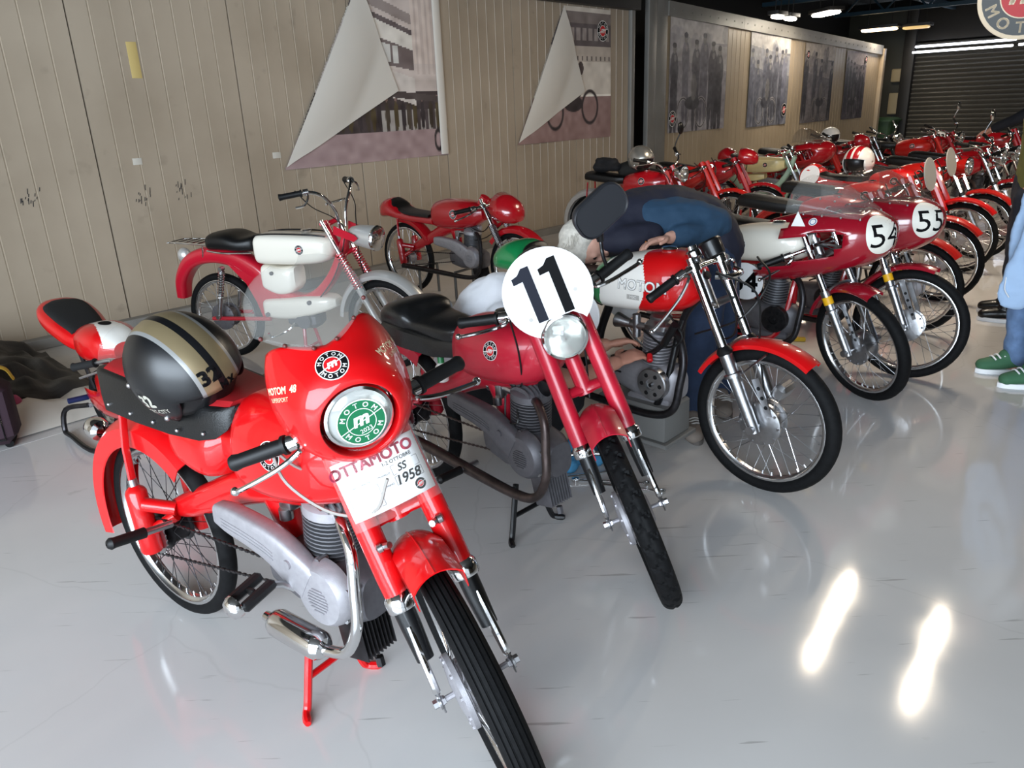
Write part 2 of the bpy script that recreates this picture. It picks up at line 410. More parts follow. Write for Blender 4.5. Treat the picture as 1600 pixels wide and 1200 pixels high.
# roller shutter across the far end, each slat its own piece
SH = WA + WD * 18.8
def shp(l, z, off=0): return SH + WN*l - WD*off + V(0, 0, z)
def shbox(name, l0, l1, z0, z1, o0, o1, m, par=None, r=.004, **k):
    q = MB(); M = Matrix.Rotation(math.atan2(WN[1], WN[0]), 4, 'Z')
    q.box(shp((l0+l1)/2, (z0+z1)/2, (o0+o1)/2), (l1-l0, abs(o1-o0), z1-z0), M, r); return q.build(name, m, par, **k)
slm = mat('shutter_grey', '55534e', .45, .5, noise=.12, nscale=2)
dr = sempty('door_1'); sl = MB(); M = Matrix.Rotation(math.atan2(WN[1], WN[0]), 4, 'Z')
pr = [(0, 0), (.03, .012), (.055, .03), (.075, .03), (.095, .008), (.1, 0), (.1, -.01), (0, -.01)]
SLAT = None
for k in range(26):
    if SLAT is None:
        sl.loft([[shp(.3, z, o) for z, o in pr], [shp(6.8, z, o) for z, o in pr]]); ob = fixn(sl.build('slat', slm, dr, smooth=50)); SLAT = ob
    else:
        ob = SLAT.copy(); COL.objects.link(ob); ob.location.z = .1 * k
shbox('door_frame', .05, .3, 0, 3.4, -.1, .18, beamm, None, kind='structure')
shbox('wall_far', -6, 12, 0, 3.6, -.5, -.4, dark, None, kind='structure')
shbox('trim_6', -1.6, 0.05, 0, 3.4, -.35, -.2, mat('dark_olive_wall', '37382f', .6), None, kind='structure')
shbox('trim_7', .05, 9, 2.62, 3.4, -.05, .1, beamm, None, kind='structure')
tubeL = mat('fluorescent_tube', 'eef2ff', .4, emit=9)
for i, (l0, z) in enumerate(((.35, 2.50), (2.5, 2.52), (.3, 2.38), (2.45, 2.39))):
    t = empty('tube_light', shp(l0 + 1, z, .25))
    tag(t, ['upper fluorescent tube over the shutter, next to the pillar', 'upper fluorescent tube over the shutter, towards the round sign', 'lower fluorescent tube over the shutter, next to the pillar', 'lower fluorescent tube over the shutter, towards the round sign'][i], 'light', 'fluorescent tubes over the shutter')
    for nm, mm, o0, o1, dz in (('housing', trimg, .15, .22, .03), ('tube', tubeL, .22, .26, .022)):
        q = MB(); M_ = Matrix.Rotation(math.atan2(WN[1], WN[0]), 4, 'Z'); q.box((0, 0, 0), (2.05, o1 - o0, dz*2), M_, .01)
        T_ = Matrix.Translation(Vector(-WD * ((o0+o1)/2 - .25))); q.build(nm, mm, t, T=T_)

# ceiling with steel beams, other walls that close the hall
ce = MB(); ce.box((6, 9, 3.75), (26, 26, .1)); struct(ce.build('ceiling', mat('dark_ceiling', '33312e', .8), smooth=0))
bmn = 0
for s_ in (1.5, 5.0, 8.5, 12, 15.5):
    q = MB(); M_ = Matrix.Rotation(math.atan2(WN[1], WN[0]), 4, 'Z')
    for z_ in (3.08, 3.5): q.box(WA + WD*s_ + WN*6 + V(0, 0, z_), (13, .14, .07), M_)
    for k in range(16):
        a = WA + WD*s_ + WN*(-.3 + k*.8) ; q.tube([a + V(0, 0, 3.08), a + WN*.4 + V(0, 0, 3.5)], .02, 6); q.tube([a + WN*.4 + V(0, 0, 3.5), a + WN*.8 + V(0, 0, 3.08)], .02, 6)
    bmn += 1; struct(q.build('trim_%d' % (7 + bmn), blueb))
for k, l_ in enumerate((1.0, 3.4, 6)):
    q = MB(); q.box(WA + WD*9 + WN*l_ + V(0, 0, 3.30), (20, .09, .12), Matrix.Rotation(math.atan2(WD[1], WD[0]), 4, 'Z')); struct(q.build('trim_%d' % (13 + k), blueb))
q = MB(); q.box((14.5, 8, 1.8), (.2, 30, 3.6)); struct(q.build('wall_right', mat('dim_wall', '6a655c', .8)))
q = MB(); q.box((-6.2, 2.0, 1.8), (.2, 9, 3.6)); struct(q.build('wall_near_left', wm))
q = MB(); q.box((7.5, -3.6, 3.4), (16, .3, .9)); q.box((9.5, -3.6, 1.5), (10, .3, 3)); struct(q.build('wall_behind', mat('dim_wall', '6a655c', .8)))

# ceiling lamps (real fixtures, some above the frame, that streak on the floor)
tubeW = mat('warm_lamp', 'ffe0b4', .4, emit=9)
tubeC = mat('cool_lamp', 'fff6e6', .4, emit=22)
def strip(px, py, pz, L_, ang, m, label, wd=.12, power=60, col=(1, .86, .68)):
    t = empty('ceiling_lamp', (px, py, pz), ang); tag(t, label, 'lamp', 'ceiling lamps')
    q = MB(); q.box((0, 0, .06), (L_ + .1, wd + .06, .06)); q.build('housing', beamm, t)
    for sg in (-.35, .35): q = MB(); q.tube([(L_*sg, 0, .06), (L_*sg, 0, 3.69 - pz)], .008, 6); q.build('hanger_rod', beamm, t)
    q = MB(); q.box((0, 0, .005), (L_, wd, .05), r=.02); q.build('tube', m, t)
    if power:
        l = bpy.data.lights.new('lamp_light', 'AREA'); l.shape = 'RECTANGLE'; l.size = L_; l.size_y = wd; l.energy = power; l.color = col
        o = bpy.data.objects.new('lamp_light', l); COL.objects.link(o); o.parent = t; o.location = (0, 0, -.025)
strip(3.08, 6.37, 3.4, 1.6, 54, tubeW, 'long warm ceiling lamp whose left streak shines on the floor', .07, power=45)
strip(3.70, 5.75, 3.4, 1.5, 52, tubeW, 'long warm ceiling lamp whose right streak shines on the floor', .06, power=45)
strip(7.6, 9.2, 3.4, 1.6, 48, tubeW, 'long warm ceiling lamp above the far bikes', power=55)
strip(8.6, 5.0, 3.4, 1.6, 48, tubeW, 'long warm ceiling lamp over the right of the hall', power=60)
strip(5.57, 14.27, 2.8, .55, 100, tubeC, 'bright square ceiling lamp above the third poster', .22, power=30)
strip(4.79, 13.76, 2.7, .28, 48, tubeC, 'small twin ceiling lamp left of the bright square lamp, nearer unit', .12, power=0)
strip(4.45, 13.36, 2.7, .28, 48, tubeC, 'small twin ceiling lamp left of the bright square lamp, farther unit', .12, power=0)
strip(8.30, 18.2, 2.8, .7, 140, tubeW, 'warm ceiling lamp in front of the shutter header', .25, power=35)
strip(9.0, 18.0, 2.8, .5, 140, mat('warm_lamp_dim', 'c8a870', .4, emit=1.2), 'dim warm ceiling lamp beside the pillar', .25, power=0)

# ------------------------------------------------------------------ motorcycle kit (x forward, y to the rider's left, z up)
class Bike:
    def __init__(s, name, label, loc, yaw, lean=0, steer=0, xr=-.62, xf=.60, R=.30, rake=27.5, off=.045, group='classic motorcycles in the hall', q=1.0):
        s.root = empty(name, (loc[0], loc[1], 0), yaw, lean); tag(s.root, label, 'motorcycle', group)
        s.R, s.xr, s.xf, s.q = R, xr, xf, q; a = R_(rake)
        s.A = V(xf, 0, R); s.u = V(-math.sin(a), 0, math.cos(a)); s.w = V(math.cos(a), 0, math.sin(a))
        P = Vector(s.A - s.w * off)
        s.T = Matrix.Translation(P) @ Matrix.Rotation(R_(steer), 4, Vector(s.u)) @ Matrix.Translation(-P)
    def fp(s, h, lat=0, fwd=0): return s.A + s.u*h + s.w*fwd + V(0, lat, 0)
    def n(s, k, lo=5): return max(lo, int(k * s.q))
    def b(s, mb, name, m, par=None, front=False, **k): return mb.build(name, m, par or s.root, s.T if front else None, **k)

    def wheel(s, front, rr=.255, tw=.027, pat=None, hub='drum', hubm=None, rimm=None, tyrem=None, spokes=36, spm=None, R=None, x=None):
        R = R or s.R; c = V(x if x is not None else (s.xf if front else s.xr), 0, R); Y = (0, 1, 0)
        n = s.n(56, 20); m = MB()
        m.lathe(c, Y, [(-.019, rr+.005), (-.021, rr+.001), (-.020, rr-.006), (-.013, rr-.009), (-.008, rr-.017), (.008, rr-.017), (.013, rr-.009), (.020, rr-.006), (.021, rr+.001), (.019, rr+.005), (.013, rr-.003), (-.013, rr-.003)], n, closed=True)
        rim = s.b(m, 'front_wheel' if front else 'rear_wheel', rimm or rimal, front=front)
        m = MB(); rc = (R + rr - .006) / 2; th = (R - rr + .006) / 2
        if pat is None:
            k = 14 if s.q > .6 else 8
            prof = [(tw * math.sin(t), rc + th * math.cos(t) * (1 if math.cos(t) > 0 else .96)) for t in np.linspace(-math.pi, math.pi, k, endpoint=False)]
            m.lathe(c, Y, prof, n, closed=True)
        elif pat == 'rib':
            prof = []
            for t in np.linspace(-math.pi, -.95, 8): prof.append((tw*math.sin(t), rc + th*math.cos(t)))
            for g in (-.72, -.36, 0, .36, .72):
                for d_, dep in ((-.07, 0), (-.045, .0045), (.045, .0045), (.07, 0)):
                    t = g + d_; prof.append((tw*math.sin(t), rc + (th)*math.cos(t) - dep))
            for t in np.linspace(.95, math.pi, 8)[:-1]: prof.append((tw*math.sin(t), rc + th*math.cos(t)))
            m.lathe(c, Y, prof, 96, closed=True)
        else:
            N, K = 420, 30; u_, v_, d_ = frame(Y); vs = []
            for i in range(N):
                a = 2*math.pi*i/N
                for j in range(K):
                    t = -math.pi + 2*math.pi*j/K; dep = pat(a, t)
                    r_ = rc + (th - dep)*math.cos(t); vs.append(c + d_*(tw*math.sin(t)*(1 - dep*6)) + u_*(r_*math.cos(a)) + v_*(r_*math.sin(a)))
            m.add(vs, [(i*K+j, i*K+(j+1) % K, ((i+1) % N)*K+(j+1) % K, ((i+1) % N)*K+j) for i in range(N) for j in range(K)])
            fl_ = True
        ty = s.b(m, 'tyre', tyrem or rubber, rim, front=front); fixn(ty)
        m = MB(); hr = .058 if hub == 'drum' else .075 if hub == 'bigdrum' else .035
        m.lathe(c, Y, [(-.052, .010), (-.050, hr*.55), (-.040, hr*.8), (-.036, hr*1.06), (-.030, hr*1.06), (-.027, hr*.9), (.027, hr*.9), (.030, hr*1.06), (.036, hr*1.06), (.04, hr*.8), (.05, hr*.55), (.052, .010)], s.n(28, 12), cap=(1, 1))
        m.cyl(c + V(0, -.088, 0), c + V(0, .088, 0), .007, n=8)
        for sg in (-1, 1): m.cyl(c + V(0, sg*.082, 0), c + V(0, sg*.096, 0), .012, n=6)
        if hub == 'bigdrum':
            m.lathe(c, (0, -1, 0), [(.034, .088), (.046, .088), (.05, .078), (.056, .03), (.056, 0.002)], s.n(28, 12))
            for k in range(10): a = k*math.pi/5; m.cyl(c + V(.08*math.cos(a), -.046, .08*math.sin(a)), c + V(.08*math.cos(a), -.052, .08*math.sin(a)), .006, n=6)
        s.b(m, 'hub', hubm or castal, rim, front=front)
        m = MB(); 
        for k in range(spokes):
            sd = 1 if k % 2 else -1; a = 2*math.pi*k/spokes; tw_ = .55 * (1 if (k//2) % 2 else -1)
            m.tube([c + V(hr*math.cos(a+tw_), sd*.031, hr*math.sin(a+tw_)), c + V((rr-.014)*math.cos(a), sd*.003, (rr-.014)*math.sin(a))], .0014, 4, cap=(0, 0))
        s.b(m, 'spokes', spm or alloy, rim, front=front, kind='stuff', smooth=0)
        if s.q > .8:
            m = MB()
            for k in range(spokes):
                a = 2*math.pi*k/spokes; m.cyl(c + V((rr-.016)*math.cos(a), 0, (rr-.016)*math.sin(a)), c + V((rr-.03)*math.cos(a), .002, (rr-.03)*math.sin(a)), .003, n=5)
            s.b(m, 'spoke_nipples', alloy, rim, front=front, kind='stuff')
        return rim

    def fender(s, front, r, a0, a1, w_, m, name=None, crown=.02, skirt=.03, x=None, zc=None, bead=False):
        c = (x if x is not None else (s.xf if front else s.xr), zc if zc is not None else s.R)
        path = [(c[0] + r*math.cos(R_(a)), c[1] + r*math.sin(R_(a))) for a in np.linspace(a0, a1, s.n(26, 10))]
        k = 11; outer = []
        for y in np.linspace(-1, 1, k):
            h = crown * (1 - abs(y)**2.2)
            outer.append((w_*y, -h))
        outer = [(-w_, skirt)] + outer + [(w_, skirt)]
        inner = [(y*.955, h + .0035) for y, h in outer[::-1]]
        q = MB(); q.sweep(path, outer + inner); o = s.b(q, name or ('front_fender' if front else 'rear_fender'), m, front=front); fixn(o)
        if bead:
            q = MB(); q.tube([(p[0] + (p[0]-c[0])/r*(crown + .0005), 0, p[1] + (p[1]-c[1])/r*(crown + .0005)) for p in path], .002, 6); s.b(q, 'centre_bead', m, o, front)
        return o

    def fork_sleeve(s, m, top=.68, lat=.078):
        """painted upper tubes, chrome collars, slim sprung lower legs"""
        for sg in (-1, 1):
            L = lat*sg; q = MB(); q.tube([s.fp(.25, L), s.fp(.30, L), s.fp(top, L*.93)], [.027, .028, .0285], s.n(16, 8)); leg = s.b(q, 'fork_leg', m, front=True)
            q = MB(); a, b_ = s.fp(.222, L), s.fp(.262, L); q.lathe(a, b_ - a, [(0, .022), (0, .032), (.004, .034), (.028, .034), (.034, .031), (.04, .026)], s.n(20, 8)); s.b(q, 'collar', chrome, leg, True)
            q = MB(); q.tube([s.fp(.235, L), s.fp(.18, L), s.fp(.10, L*1.02)], [.024, .0235, .020], s.n(12, 8), flat=.85); s.b(q, 'lower_sleeve', blackp, leg, True)
            q = MB()
            pts = [s.fp(.185, L*1.06, .012), s.fp(.10, L*1.1, .014), s.fp(.045, L*1.12, .012), s.fp(.022, L*1.13, .0), s.fp(.045, L*1.12, -.014), s.fp(.13, L*1.06, -.014)]
            q.tube(smooth_path(pts, 4), .0088, 8); s.b(q, 'spring_loop', chrome, leg, True)
            q = MB(); q.tube([s.fp(.05, L*1.13), s.fp(.0, L*1.13), s.fp(-.025, L*1.13)], [.013, .013, .008], 10, flat=.3, ref=(0, 1, 0)); q.cyl(s.fp(0, L*1.0), s.fp(0, L*1.36), .0105, n=6); q.cyl(s.fp(0, L*1.14), s.fp(0, L*1.2), .017, n=12); s.b(q, 'axle_nut', alloy, leg, True)
        s.yokes(m, top - .02, lat)
    def yokes(s, m, top, lat, low=.42):
        for h in (low, top):
            q = MB(); q.tube([s.fp(h, -lat, 0), s.fp(h, -lat*.5, -.03), s.fp(h, 0, -.045), s.fp(h, lat*.5, -.03), s.fp(h, lat, 0)], [.02, .022, .026, .022, .02], 10, flat=.7)
            s.b(q, 'fork_yoke', m, front=True)
        q = MB(); q.cyl(s.fp(low - .02, 0, -.045), s.fp(top + .02, 0, -.045), .026, n=16); s.b(q, 'steering_head', m)
    def fork_tele(s, upm=None, lowm=None, top=.74, lat=.088, lowh=.33, rs=.0165, gaiter=True, band=None, yokem=None, brace=True):
        upm = upm or chrome; lowm = lowm or alloy
        for sg in (-1, 1):
            L = lat*sg; q = MB(); q.cyl(s.fp(lowh - .02, L), s.fp(top, L), rs, n=s.n(16, 8)); leg = s.b(q, 'fork_leg', upm, front=True)
            q = MB(); q.tube([s.fp(-.02, L), s.fp(.02, L), s.fp(.12, L), s.fp(.2, L), s.fp(lowh, L)], [rs*1.1, rs*1.25, rs*1.28, rs*1.4, rs*1.45], s.n(16, 8))
            q.lathe(s.fp(.215, L), s.u, [(0, rs*1.3), (0, rs*2.0), (.012, rs*2.0), (.016, rs*1.4)], s.n(16, 8)); q.cyl(s.fp(0, L*.8), s.fp(0, L*1.36), .017, n=12); s.b(q, 'fork_slider', lowm, leg, True)
            if gaiter:
                q = MB(); q.lathe(s.fp(lowh - .005, L), s.u, [(0, rs*1.5), (.012, rs*1.75), (.024, rs*1.5), (.034, rs*1.1)], s.n(14, 8)); s.b(q, 'dust_seal', blackp, leg, True)
            if band is not None:
                q = MB(); q.cyl(s.fp(lowh - .07, L), s.fp(lowh - .03, L), rs*1.5, n=16, cap=(0, 0)); s.b(q, 'sticker', band, leg, True)
        if brace:
            q = MB(); q.tube(smooth_path([s.fp(.3, -lat), s.fp(.33, -lat*.7, .01), s.fp(.34, 0, .02), s.fp(.33, lat*.7, .01), s.fp(.3, lat)], 3), .008, 6); s.b(q, 'fork_brace', lowm, front=True)
        s.yokes(yokem or alloy, top - .03, lat, .50)
    def fork_spring(s, m, lowm=None, top=.70, lat=.08, s0=.24, s1=.44, coil=None):
        for sg in (-1, 1):
            L = lat*sg; q = MB(); q.tube([s.fp(-.01, L), s.fp(.03, L), s.fp(s0 - .005, L), s.fp(s0, L)], [.013, .019, .021, .025], s.n(12, 8)); q.cyl(s.fp(0, L*.85), s.fp(0, L*1.3), .011, n=6); leg = s.b(q, 'fork_leg', lowm or alloy, front=True)
            q = MB(); t = np.linspace(0, 1, 14*8 + 1); q.tube([s.fp(s0 + (s1 - s0)*a, L + .0225*math.sin(a*14*2*math.pi), .0225*math.cos(a*14*2*math.pi)) for a in t], .0056, 5); s.b(q, 'coil_spring', coil or alloy, leg, True)
            q = MB(); q.cyl(s.fp(s0, L), s.fp(top, L), .0125, n=12); s.b(q, 'stanchion', chrome, leg, True)
        s.yokes(m, top - .02, lat, s1)

    def headlight(s, c, d, r, shellm, lensm=None, depth=.13, T=True, name='headlight', plain=False):
        """bowl, chrome rim, reflector behind a domed glass"""
        c = V(*c); d = unit(V(*d)); n = s.n(36, 14); q = MB()
        q.lathe(c, d, [(-depth, .004), (-depth*.96, r*.3), (-depth*.75, r*.65), (-depth*.4, r*.9), (0, r*.985)], n); sh = s.b(q, name, shellm, front=T); fixn(sh)
        q = MB(); q.lathe(c, d, [(-.006, r*.98), (-.006, r*1.05), (.004, r*1.07), (.014, r*1.02), (.016, r*.93), (.006, r*.92)], n, closed=True); s.b(q, 'headlight_rim', chrome, sh, T)
        q = MB(); q.lathe(c, d, [(.004, r*.93), (-.02, r*.7), (-.045, r*.35), (-.055, .004)], n); s.b(q, 'reflector', mat('lamp_reflector', 'd8d8d4', .18, 1), sh, T)
        q = MB(); q.lathe(c, d, [(.006, r*.93), (.014, r*.8), (.022, r*.5), (.026, r*.2), (.027, .002)], n); l = s.b(q, 'lens', lensm or glass, sh, T)
        return sh, l

    def bars(s, h=.60, lat=.08, cl=.15, end=.31, back=.05, drop=.04, rise=0, m=None, levers=True, fwd=0, lever_drop=.05, rad=.011):
        """clip-on or straight bar: each half leaves the fork leg, the grip sits at its end"""
        q = MB(); pts = {}
        for sg in (-1, 1):
            a = s.fp(h, sg*lat, fwd); m1 = a + V(.0, sg*(cl-lat), rise*.6); e = a + V(-back, sg*(end-lat), rise - drop)
            q.tube(smooth_path([s.fp(h, 0, fwd), a, m1, m1*.25 + e*.75], 4), rad, 10); pts[sg] = (m1, e)
            q.lathe(s.fp(h-.015, sg*lat), s.u, [(0, .02), (0, .03), (.03, .03), (.03, .02)], 14)
        hb = s.b(q, 'handlebar', m or chrome, front=True)
        for sg in (-1, 1):
            m1, e = pts[sg]; d = unit(e - m1); g0 = e - d*.12; q = MB()
            q.lathe(g0, d, [(-.012, .012), (-.01, .022), (-.002, .022), (0, .0165), (.02, .0175), (.10, .0165), (.115, .019), (.122, .016), (.124, .003)], s.n(16, 8)); s.b(q, 'grip', grip_m, hb, True)
            if levers:
                q = MB(); pv = g0 - d*.03 + V(.02, 0, 0)
                q.lathe(g0 - d*.05, d, [(0, .012), (0, .019), (.035, .019), (.035, .012)], 12)
                L = smooth_path([g0 - d*.035 + V(.012, 0, 0), pv + V(.02, 0, -.004), g0 + d*.03 + V(.05, 0, -lever_drop*.5), e + V(.04, 0, -lever_drop), e + d*.02 + V(.032, 0, -lever_drop*1.1)], 4)
                q.tube(L, [.008]*3 + [.0062]*(len(L)-4) + [.0062], 8, flat=1); q.sphere(L[-1], .0105, 10, 6); s.b(q, 'lever', chrome, hb, True)
        return hb, pts
    def cables(s, lst, m=None, r=.003, front=False):
        q = MB()
        for p in lst: q.tube(smooth_path(p, 6), r, 6)
        return s.b(q, 'control_cables', m or cable, front=front, kind='stuff')

    def loftx(s, secs, name, m, n=28, k=4, front=False, par=None, y0=0, caps=True, smooth=45, paint=None):
        """superellipse body lofted along x; secs: (x, z, half-width, up, down, exponent)"""
        P = smooth_path(secs, k); rings = [sring((p[0], y0, p[1]), V(0, 1, 0), V(0, 0, 1), max(p[2], .002), max(p[3], .002), max(p[4], .002), max(p[5], 1.6), n=s.n(n, 12)) for p in P]
        q = MB(); q.loft(rings, (1, 1) if caps else (0, 0))
        if paint:
            for i, f in enumerate(q.f): q.m[i] = paint(*np.mean([q.v[j] for j in f], axis=0))
        o = s.b(q, name, m, par, front, smooth=smooth); fixn(o); return o
    def tubes(s, name, m, lst, front=False, n=10, sm=True, par=None):
        q = MB()
        for pts, r in lst: q.tube(smooth_path(pts, 5) if sm and len(pts) > 2 else pts, r, s.n(n, 6))
        return s.b(q, name, m, par, front)

    # -------- small motorcycle engine with finned cylinder, long air duct and round side cover (right side)
    def engine_duct(s, dx=0, dz=0, case=None, duct=None, finm=None, sumpm=None, pipe=None, silencer=True, plugm=None):
        case = case or castal; duct = duct or castal; finm = finm or fin; o = V(dx, 0, dz); n = s.n(28, 12)
        q = MB(); rings = [sring(V(x, 0, z) + o, V(0, 1, 0), V(0, 0, 1), w_, h, h, 3.2, n) for x, z, w_, h in ((-.13, .36, .04, .045), (-.10, .36, .06, .065), (0, .36, .07, .085), (.12, .37, .075, .09), (.20, .36, .07, .08), (.24, .36, .05, .06))]
        q.loft(rings); eng = s.b(q, 'crankcase', castdk); fixn(eng)
        cc = V(.155, -.072, .385) + o; q = MB(); q.lathe(cc, (0, -1, 0), [(0, .088), (.012, .088), (.03, .082), (.042, .072), (.046, .05), (.047, .002)], s.n(36, 14)); cov = s.b(q, 'side_cover', case); fixn(cov)
        q = MB()
        for k in range(8):
            z = -.030 + k*.0085; hw = math.sqrt(max(.0345**2 - z*z, 0)); q.box(cc + V(.005, -.048, z - .004), (2*hw, .006, .0045), r=.0015)
        s.b(q, 'vent_louvres', case, cov, kind='stuff')
        q = MB()
        for a in (20, 100, 195, 260, 320): q.cyl(cc + V(.083*math.cos(R_(a)), .01, .083*math.sin(R_(a))), cc + V(.083*math.cos(R_(a)), -.02, .083*math.sin(R_(a))), .009, n=10)
        s.b(q, 'cover_screws', alloy, cov, kind='stuff')
        P = smooth_path([V(-.225, .500, .030, .022), V(-.17, .496, .040, .026), V(-.08, .487, .044, .028), (.0, .470, .05, .028), (.06, .440, .056, .027), (.12, .405, .055, .022)], 4); rings = []
        for i, p in enumerate(P):
            t = unit(P[min(i+1, len(P)-1)][:2] - P[max(i-1, 0)][:2]); nn = V(-t[1], 0, t[0])
            rings.append(sring(V(p[0], -.098, p[1]) + o, V(0, 1, 0), nn, p[3], p[2], p[2], 4, s.n(24, 12)))
        q = MB(); q.loft(rings); du = s.b(q, 'air_duct', duct); fixn(du)
        q = MB()
        for dz_ in (-.014, -.004, .006): q.tube([V(p[0], -.098 - p[3]*1.0, p[1] + dz_) + o for p in P[3:14]], .0022, 5)
        q.cyl(V(.07, -.12, .455) + o, V(.07, -.13, .455) + o, .012, n=14); s.b(q, 'duct_ribs', duct, du, kind='stuff')
        # cylinder, fins, head
        cb, ax = V(.095, 0, .425) + o, unit(V(.10, 0, 1)); q = MB(); q.cyl(cb, cb + ax*.15, .05, n=n); cyl = s.b(q, 'cylinder', finm)
        q = MB()
        for k in range(11): q.lathe(cb + ax*(.018 + k*.0112), ax, [(0, .045), (0, .073), (.0035, .073), (.0035, .045)], n)
        s.b(q, 'cooling_fins', finm, cyl, kind='stuff')
        hd = cb + ax*.15; q = MB(); q.lathe(hd, ax, [(-.012, .04), (-.012, .073), (.012, .072), (.022, .060), (.028, .03), (.029, .003)], n)
        q.box(hd + V(.03, .03, .03), (.07, .05, .05), r=.012); q.box(hd + V(-.02, .02, .035), (.05, .04, .03), r=.01); hdo = s.b(q, 'cylinder_head', case if case is castal else finm)
        q = MB()
        for k in range(9):
            y_ = -.052 + k*.013; hw = math.sqrt(.072**2 - y_**2); q.prism([(hw*math.cos(a_), .044*math.sin(a_)*(hw/.072)) for a_ in np.linspace(0, math.pi, 12)], .0042, hd + V(0, y_, .008), (1, 0, 0), ax)
        s.b(q, 'head_fins', finm, hdo, kind='stuff')
        q = MB(); q.tube([hd + V(-.03, -.03, .015), hd + V(-.045, -.042, .04), hd + V(-.05, -.045, .062)], [.010, .0125, .009], 10); s.b(q, 'plug_cap', blackp, hdo)
        q = MB(); q.tube(smooth_path([hd + V(-.05, -.045, .06), hd + V(-.06, -.05, .09), hd + V(-.09, -.03, .10), hd + V(-.10, 0, .085)], 4), .0032, 6); s.b(q, 'plug_lead', plugm or redp, hdo)
        q = MB(); cx = V(-.035, -.012, .565) + o; q.box(cx, (.05, .05, .08), r=.01); q.cyl(cx + V(.02, 0, .005), cx + V(.09, 0, .0), .017, n=14); q.lathe(cx, (-1, 0, 0), [(.02, .017), (.04, .019), (.05, .027), (.054, .027)], 16); q.cyl(cx + V(0, -.005, .03), cx + V(0, -.005, .065), .015, n=12)
        q.cyl(cx + V(0, -.02, -.03), cx + V(0, -.02, -.06), .018, n=12); s.b(q, 'carburettor', alloy)
        # finned sump, lower front
        q = MB(); sb = V(.165, 0, .275) + o
        q.box(sb, (.06, .06, .18), Matrix.Rotation(R_(-12), 4, 'Y'), .015)
        for k in range(9): q.box(sb + V(.008, -.048 + k*.012, -.005), (.085, .004, .19), Matrix.Rotation(R_(-12), 4, 'Y'), .002)
        q.cyl(sb + V(.05, 0, -.11), sb + V(.055, 0, -.135), .012, n=6); s.b(q, 'finned_sump', sumpm or steeld)
        # exhaust
        lat = -.085; pts = [hd + V(.05, -.03, -.005), hd + V(.10, -.06, .0), hd + V(.15, lat, -.045), V(.27, lat - .012, .44) + o, V(.27, lat - .02, .34) + o, V(.235, lat - .028, .265) + o, V(.17, lat - .035, .245) + o]
        if silencer:
            q = MB(); q.tube(smooth_path(pts + [V(.12, -.125, .25) + o], 6), .0145, s.n(14, 8)); ex = s.b(q, 'exhaust_pipe', pipe or chrome)
            q = MB(); q.lathe(V(.165, -.122, .248) + o, (-1, 0, .03), [(0, .012), (.003, .026), (.015, .035), (.03, .037), (.175, .036), (.19, .03), (.2, .015), (.225, .013), (.228, .009)], s.n(24, 10)); s.b(q, 'silencer', pipe or chrome, ex)
        else:
            pts = pts[:-2] + [V(.215, lat - .02, .25) + o, V(.12, lat - .025, .225) + o, V(-.1, lat - .03, .235) + o, V(-.40, -.115, .25) + o, V(-.62, -.125, .26) + o]
            q = MB(); q.tube(smooth_path(pts, 6), [.0155 + .006*min(1, max(0, (i - 30)/14)) for i in range((len(pts)-1)*6 + 1)], s.n(14, 8)); s.b(q, 'exhaust_pipe', pipe or rustst)
        return eng
    def engine_bare(s, dx=0, dz=0, r=.062, flym=None, finm=None, casem=None, tilt=.10, pipe=None, tail=-.7, fly=True, cyh=.14):
        """upright single with exposed flywheel on the right"""
        o = V(dx, 0, dz); n = s.n(28, 12); casem = casem or castal; finm = finm or fin
        q = MB(); rings = [sring(V(x, 0, z) + o, V(0, 1, 0), V(0, 0, 1), w_, h, h, 3, n) for x, z, w_, h in ((-.16, .37, .03, .04), (-.12, .37, .06, .06), (-.02, .36, .065, .08), (.1, .36, .075, .09), (.17, .36, .06, .08), (.20, .36, .03, .05))]
        q.loft(rings); q.box(V(.05, 0, .27) + o, (.22, .11, .04), r=.01); fixn(s.b(q, 'crankcase', casem))
        if fly:
            c = V(.105, -.07, .375) + o; q = MB(); q.lathe(c, (0, -1, 0), [(0, r*1.1), (.004, r*1.15), (.035, r*1.15), (.04, r*1.08), (.041, r*.4), (.034, r*.36), (.034, .002)], s.n(36, 14)); f = s.b(q, 'flywheel', flym or alloy); fixn(f)
            q = MB()
            for k in range(6):
                a = k*math.pi/3; q.cyl(c + V(r*.72*math.cos(a), -.0405, r*.72*math.sin(a)), c + V(r*.72*math.cos(a), -.0425, r*.72*math.sin(a)), r*.15, n=12)
            q.cyl(c + V(0, -.034, 0), c + V(0, -.046, 0), r*.14, n=6); s.b(q, 'flywheel_holes', blackp, f, kind='stuff')
        cb, ax = V(.06, 0, .435) + o, unit(V(tilt, 0, 1)); q = MB(); q.cyl(cb, cb + ax*cyh, .045, n=n); cy = s.b(q, 'cylinder', finm)
        q = MB(); K = 9
        for k in range(K): q.lathe(cb + ax*(.012 + k*(cyh-.01)/K), ax, [(0, .04), (0, .066), (.004, .066), (.004, .04)], n)
        s.b(q, 'cooling_fins', finm, cy, kind='stuff')
        hd = cb + ax*cyh; q = MB(); q.box(hd + ax*.03, (.11, .10, .06), r=.02); q.box(hd + ax*.07, (.08, .07, .03), r=.012); q.cyl(hd + V(.05, -.02, .03), hd + V(.075, -.025, .03), .022, n=14); s.b(q, 'cylinder_head', alloy)
        q = MB(); cx = hd + V(-.11, -.01, .015); q.cyl(cx + V(.05, 0, 0), cx + V(-.03, 0, 0), .017, n=14); q.cyl(cx + V(0, 0, -.05), cx + V(0, 0, .05), .018, n=14); q.lathe(cx, (-1, 0, .1), [(.03, .018), (.06, .024), (.10, .034), (.104, .034)], 18); s.b(q, 'carburettor', alloy)
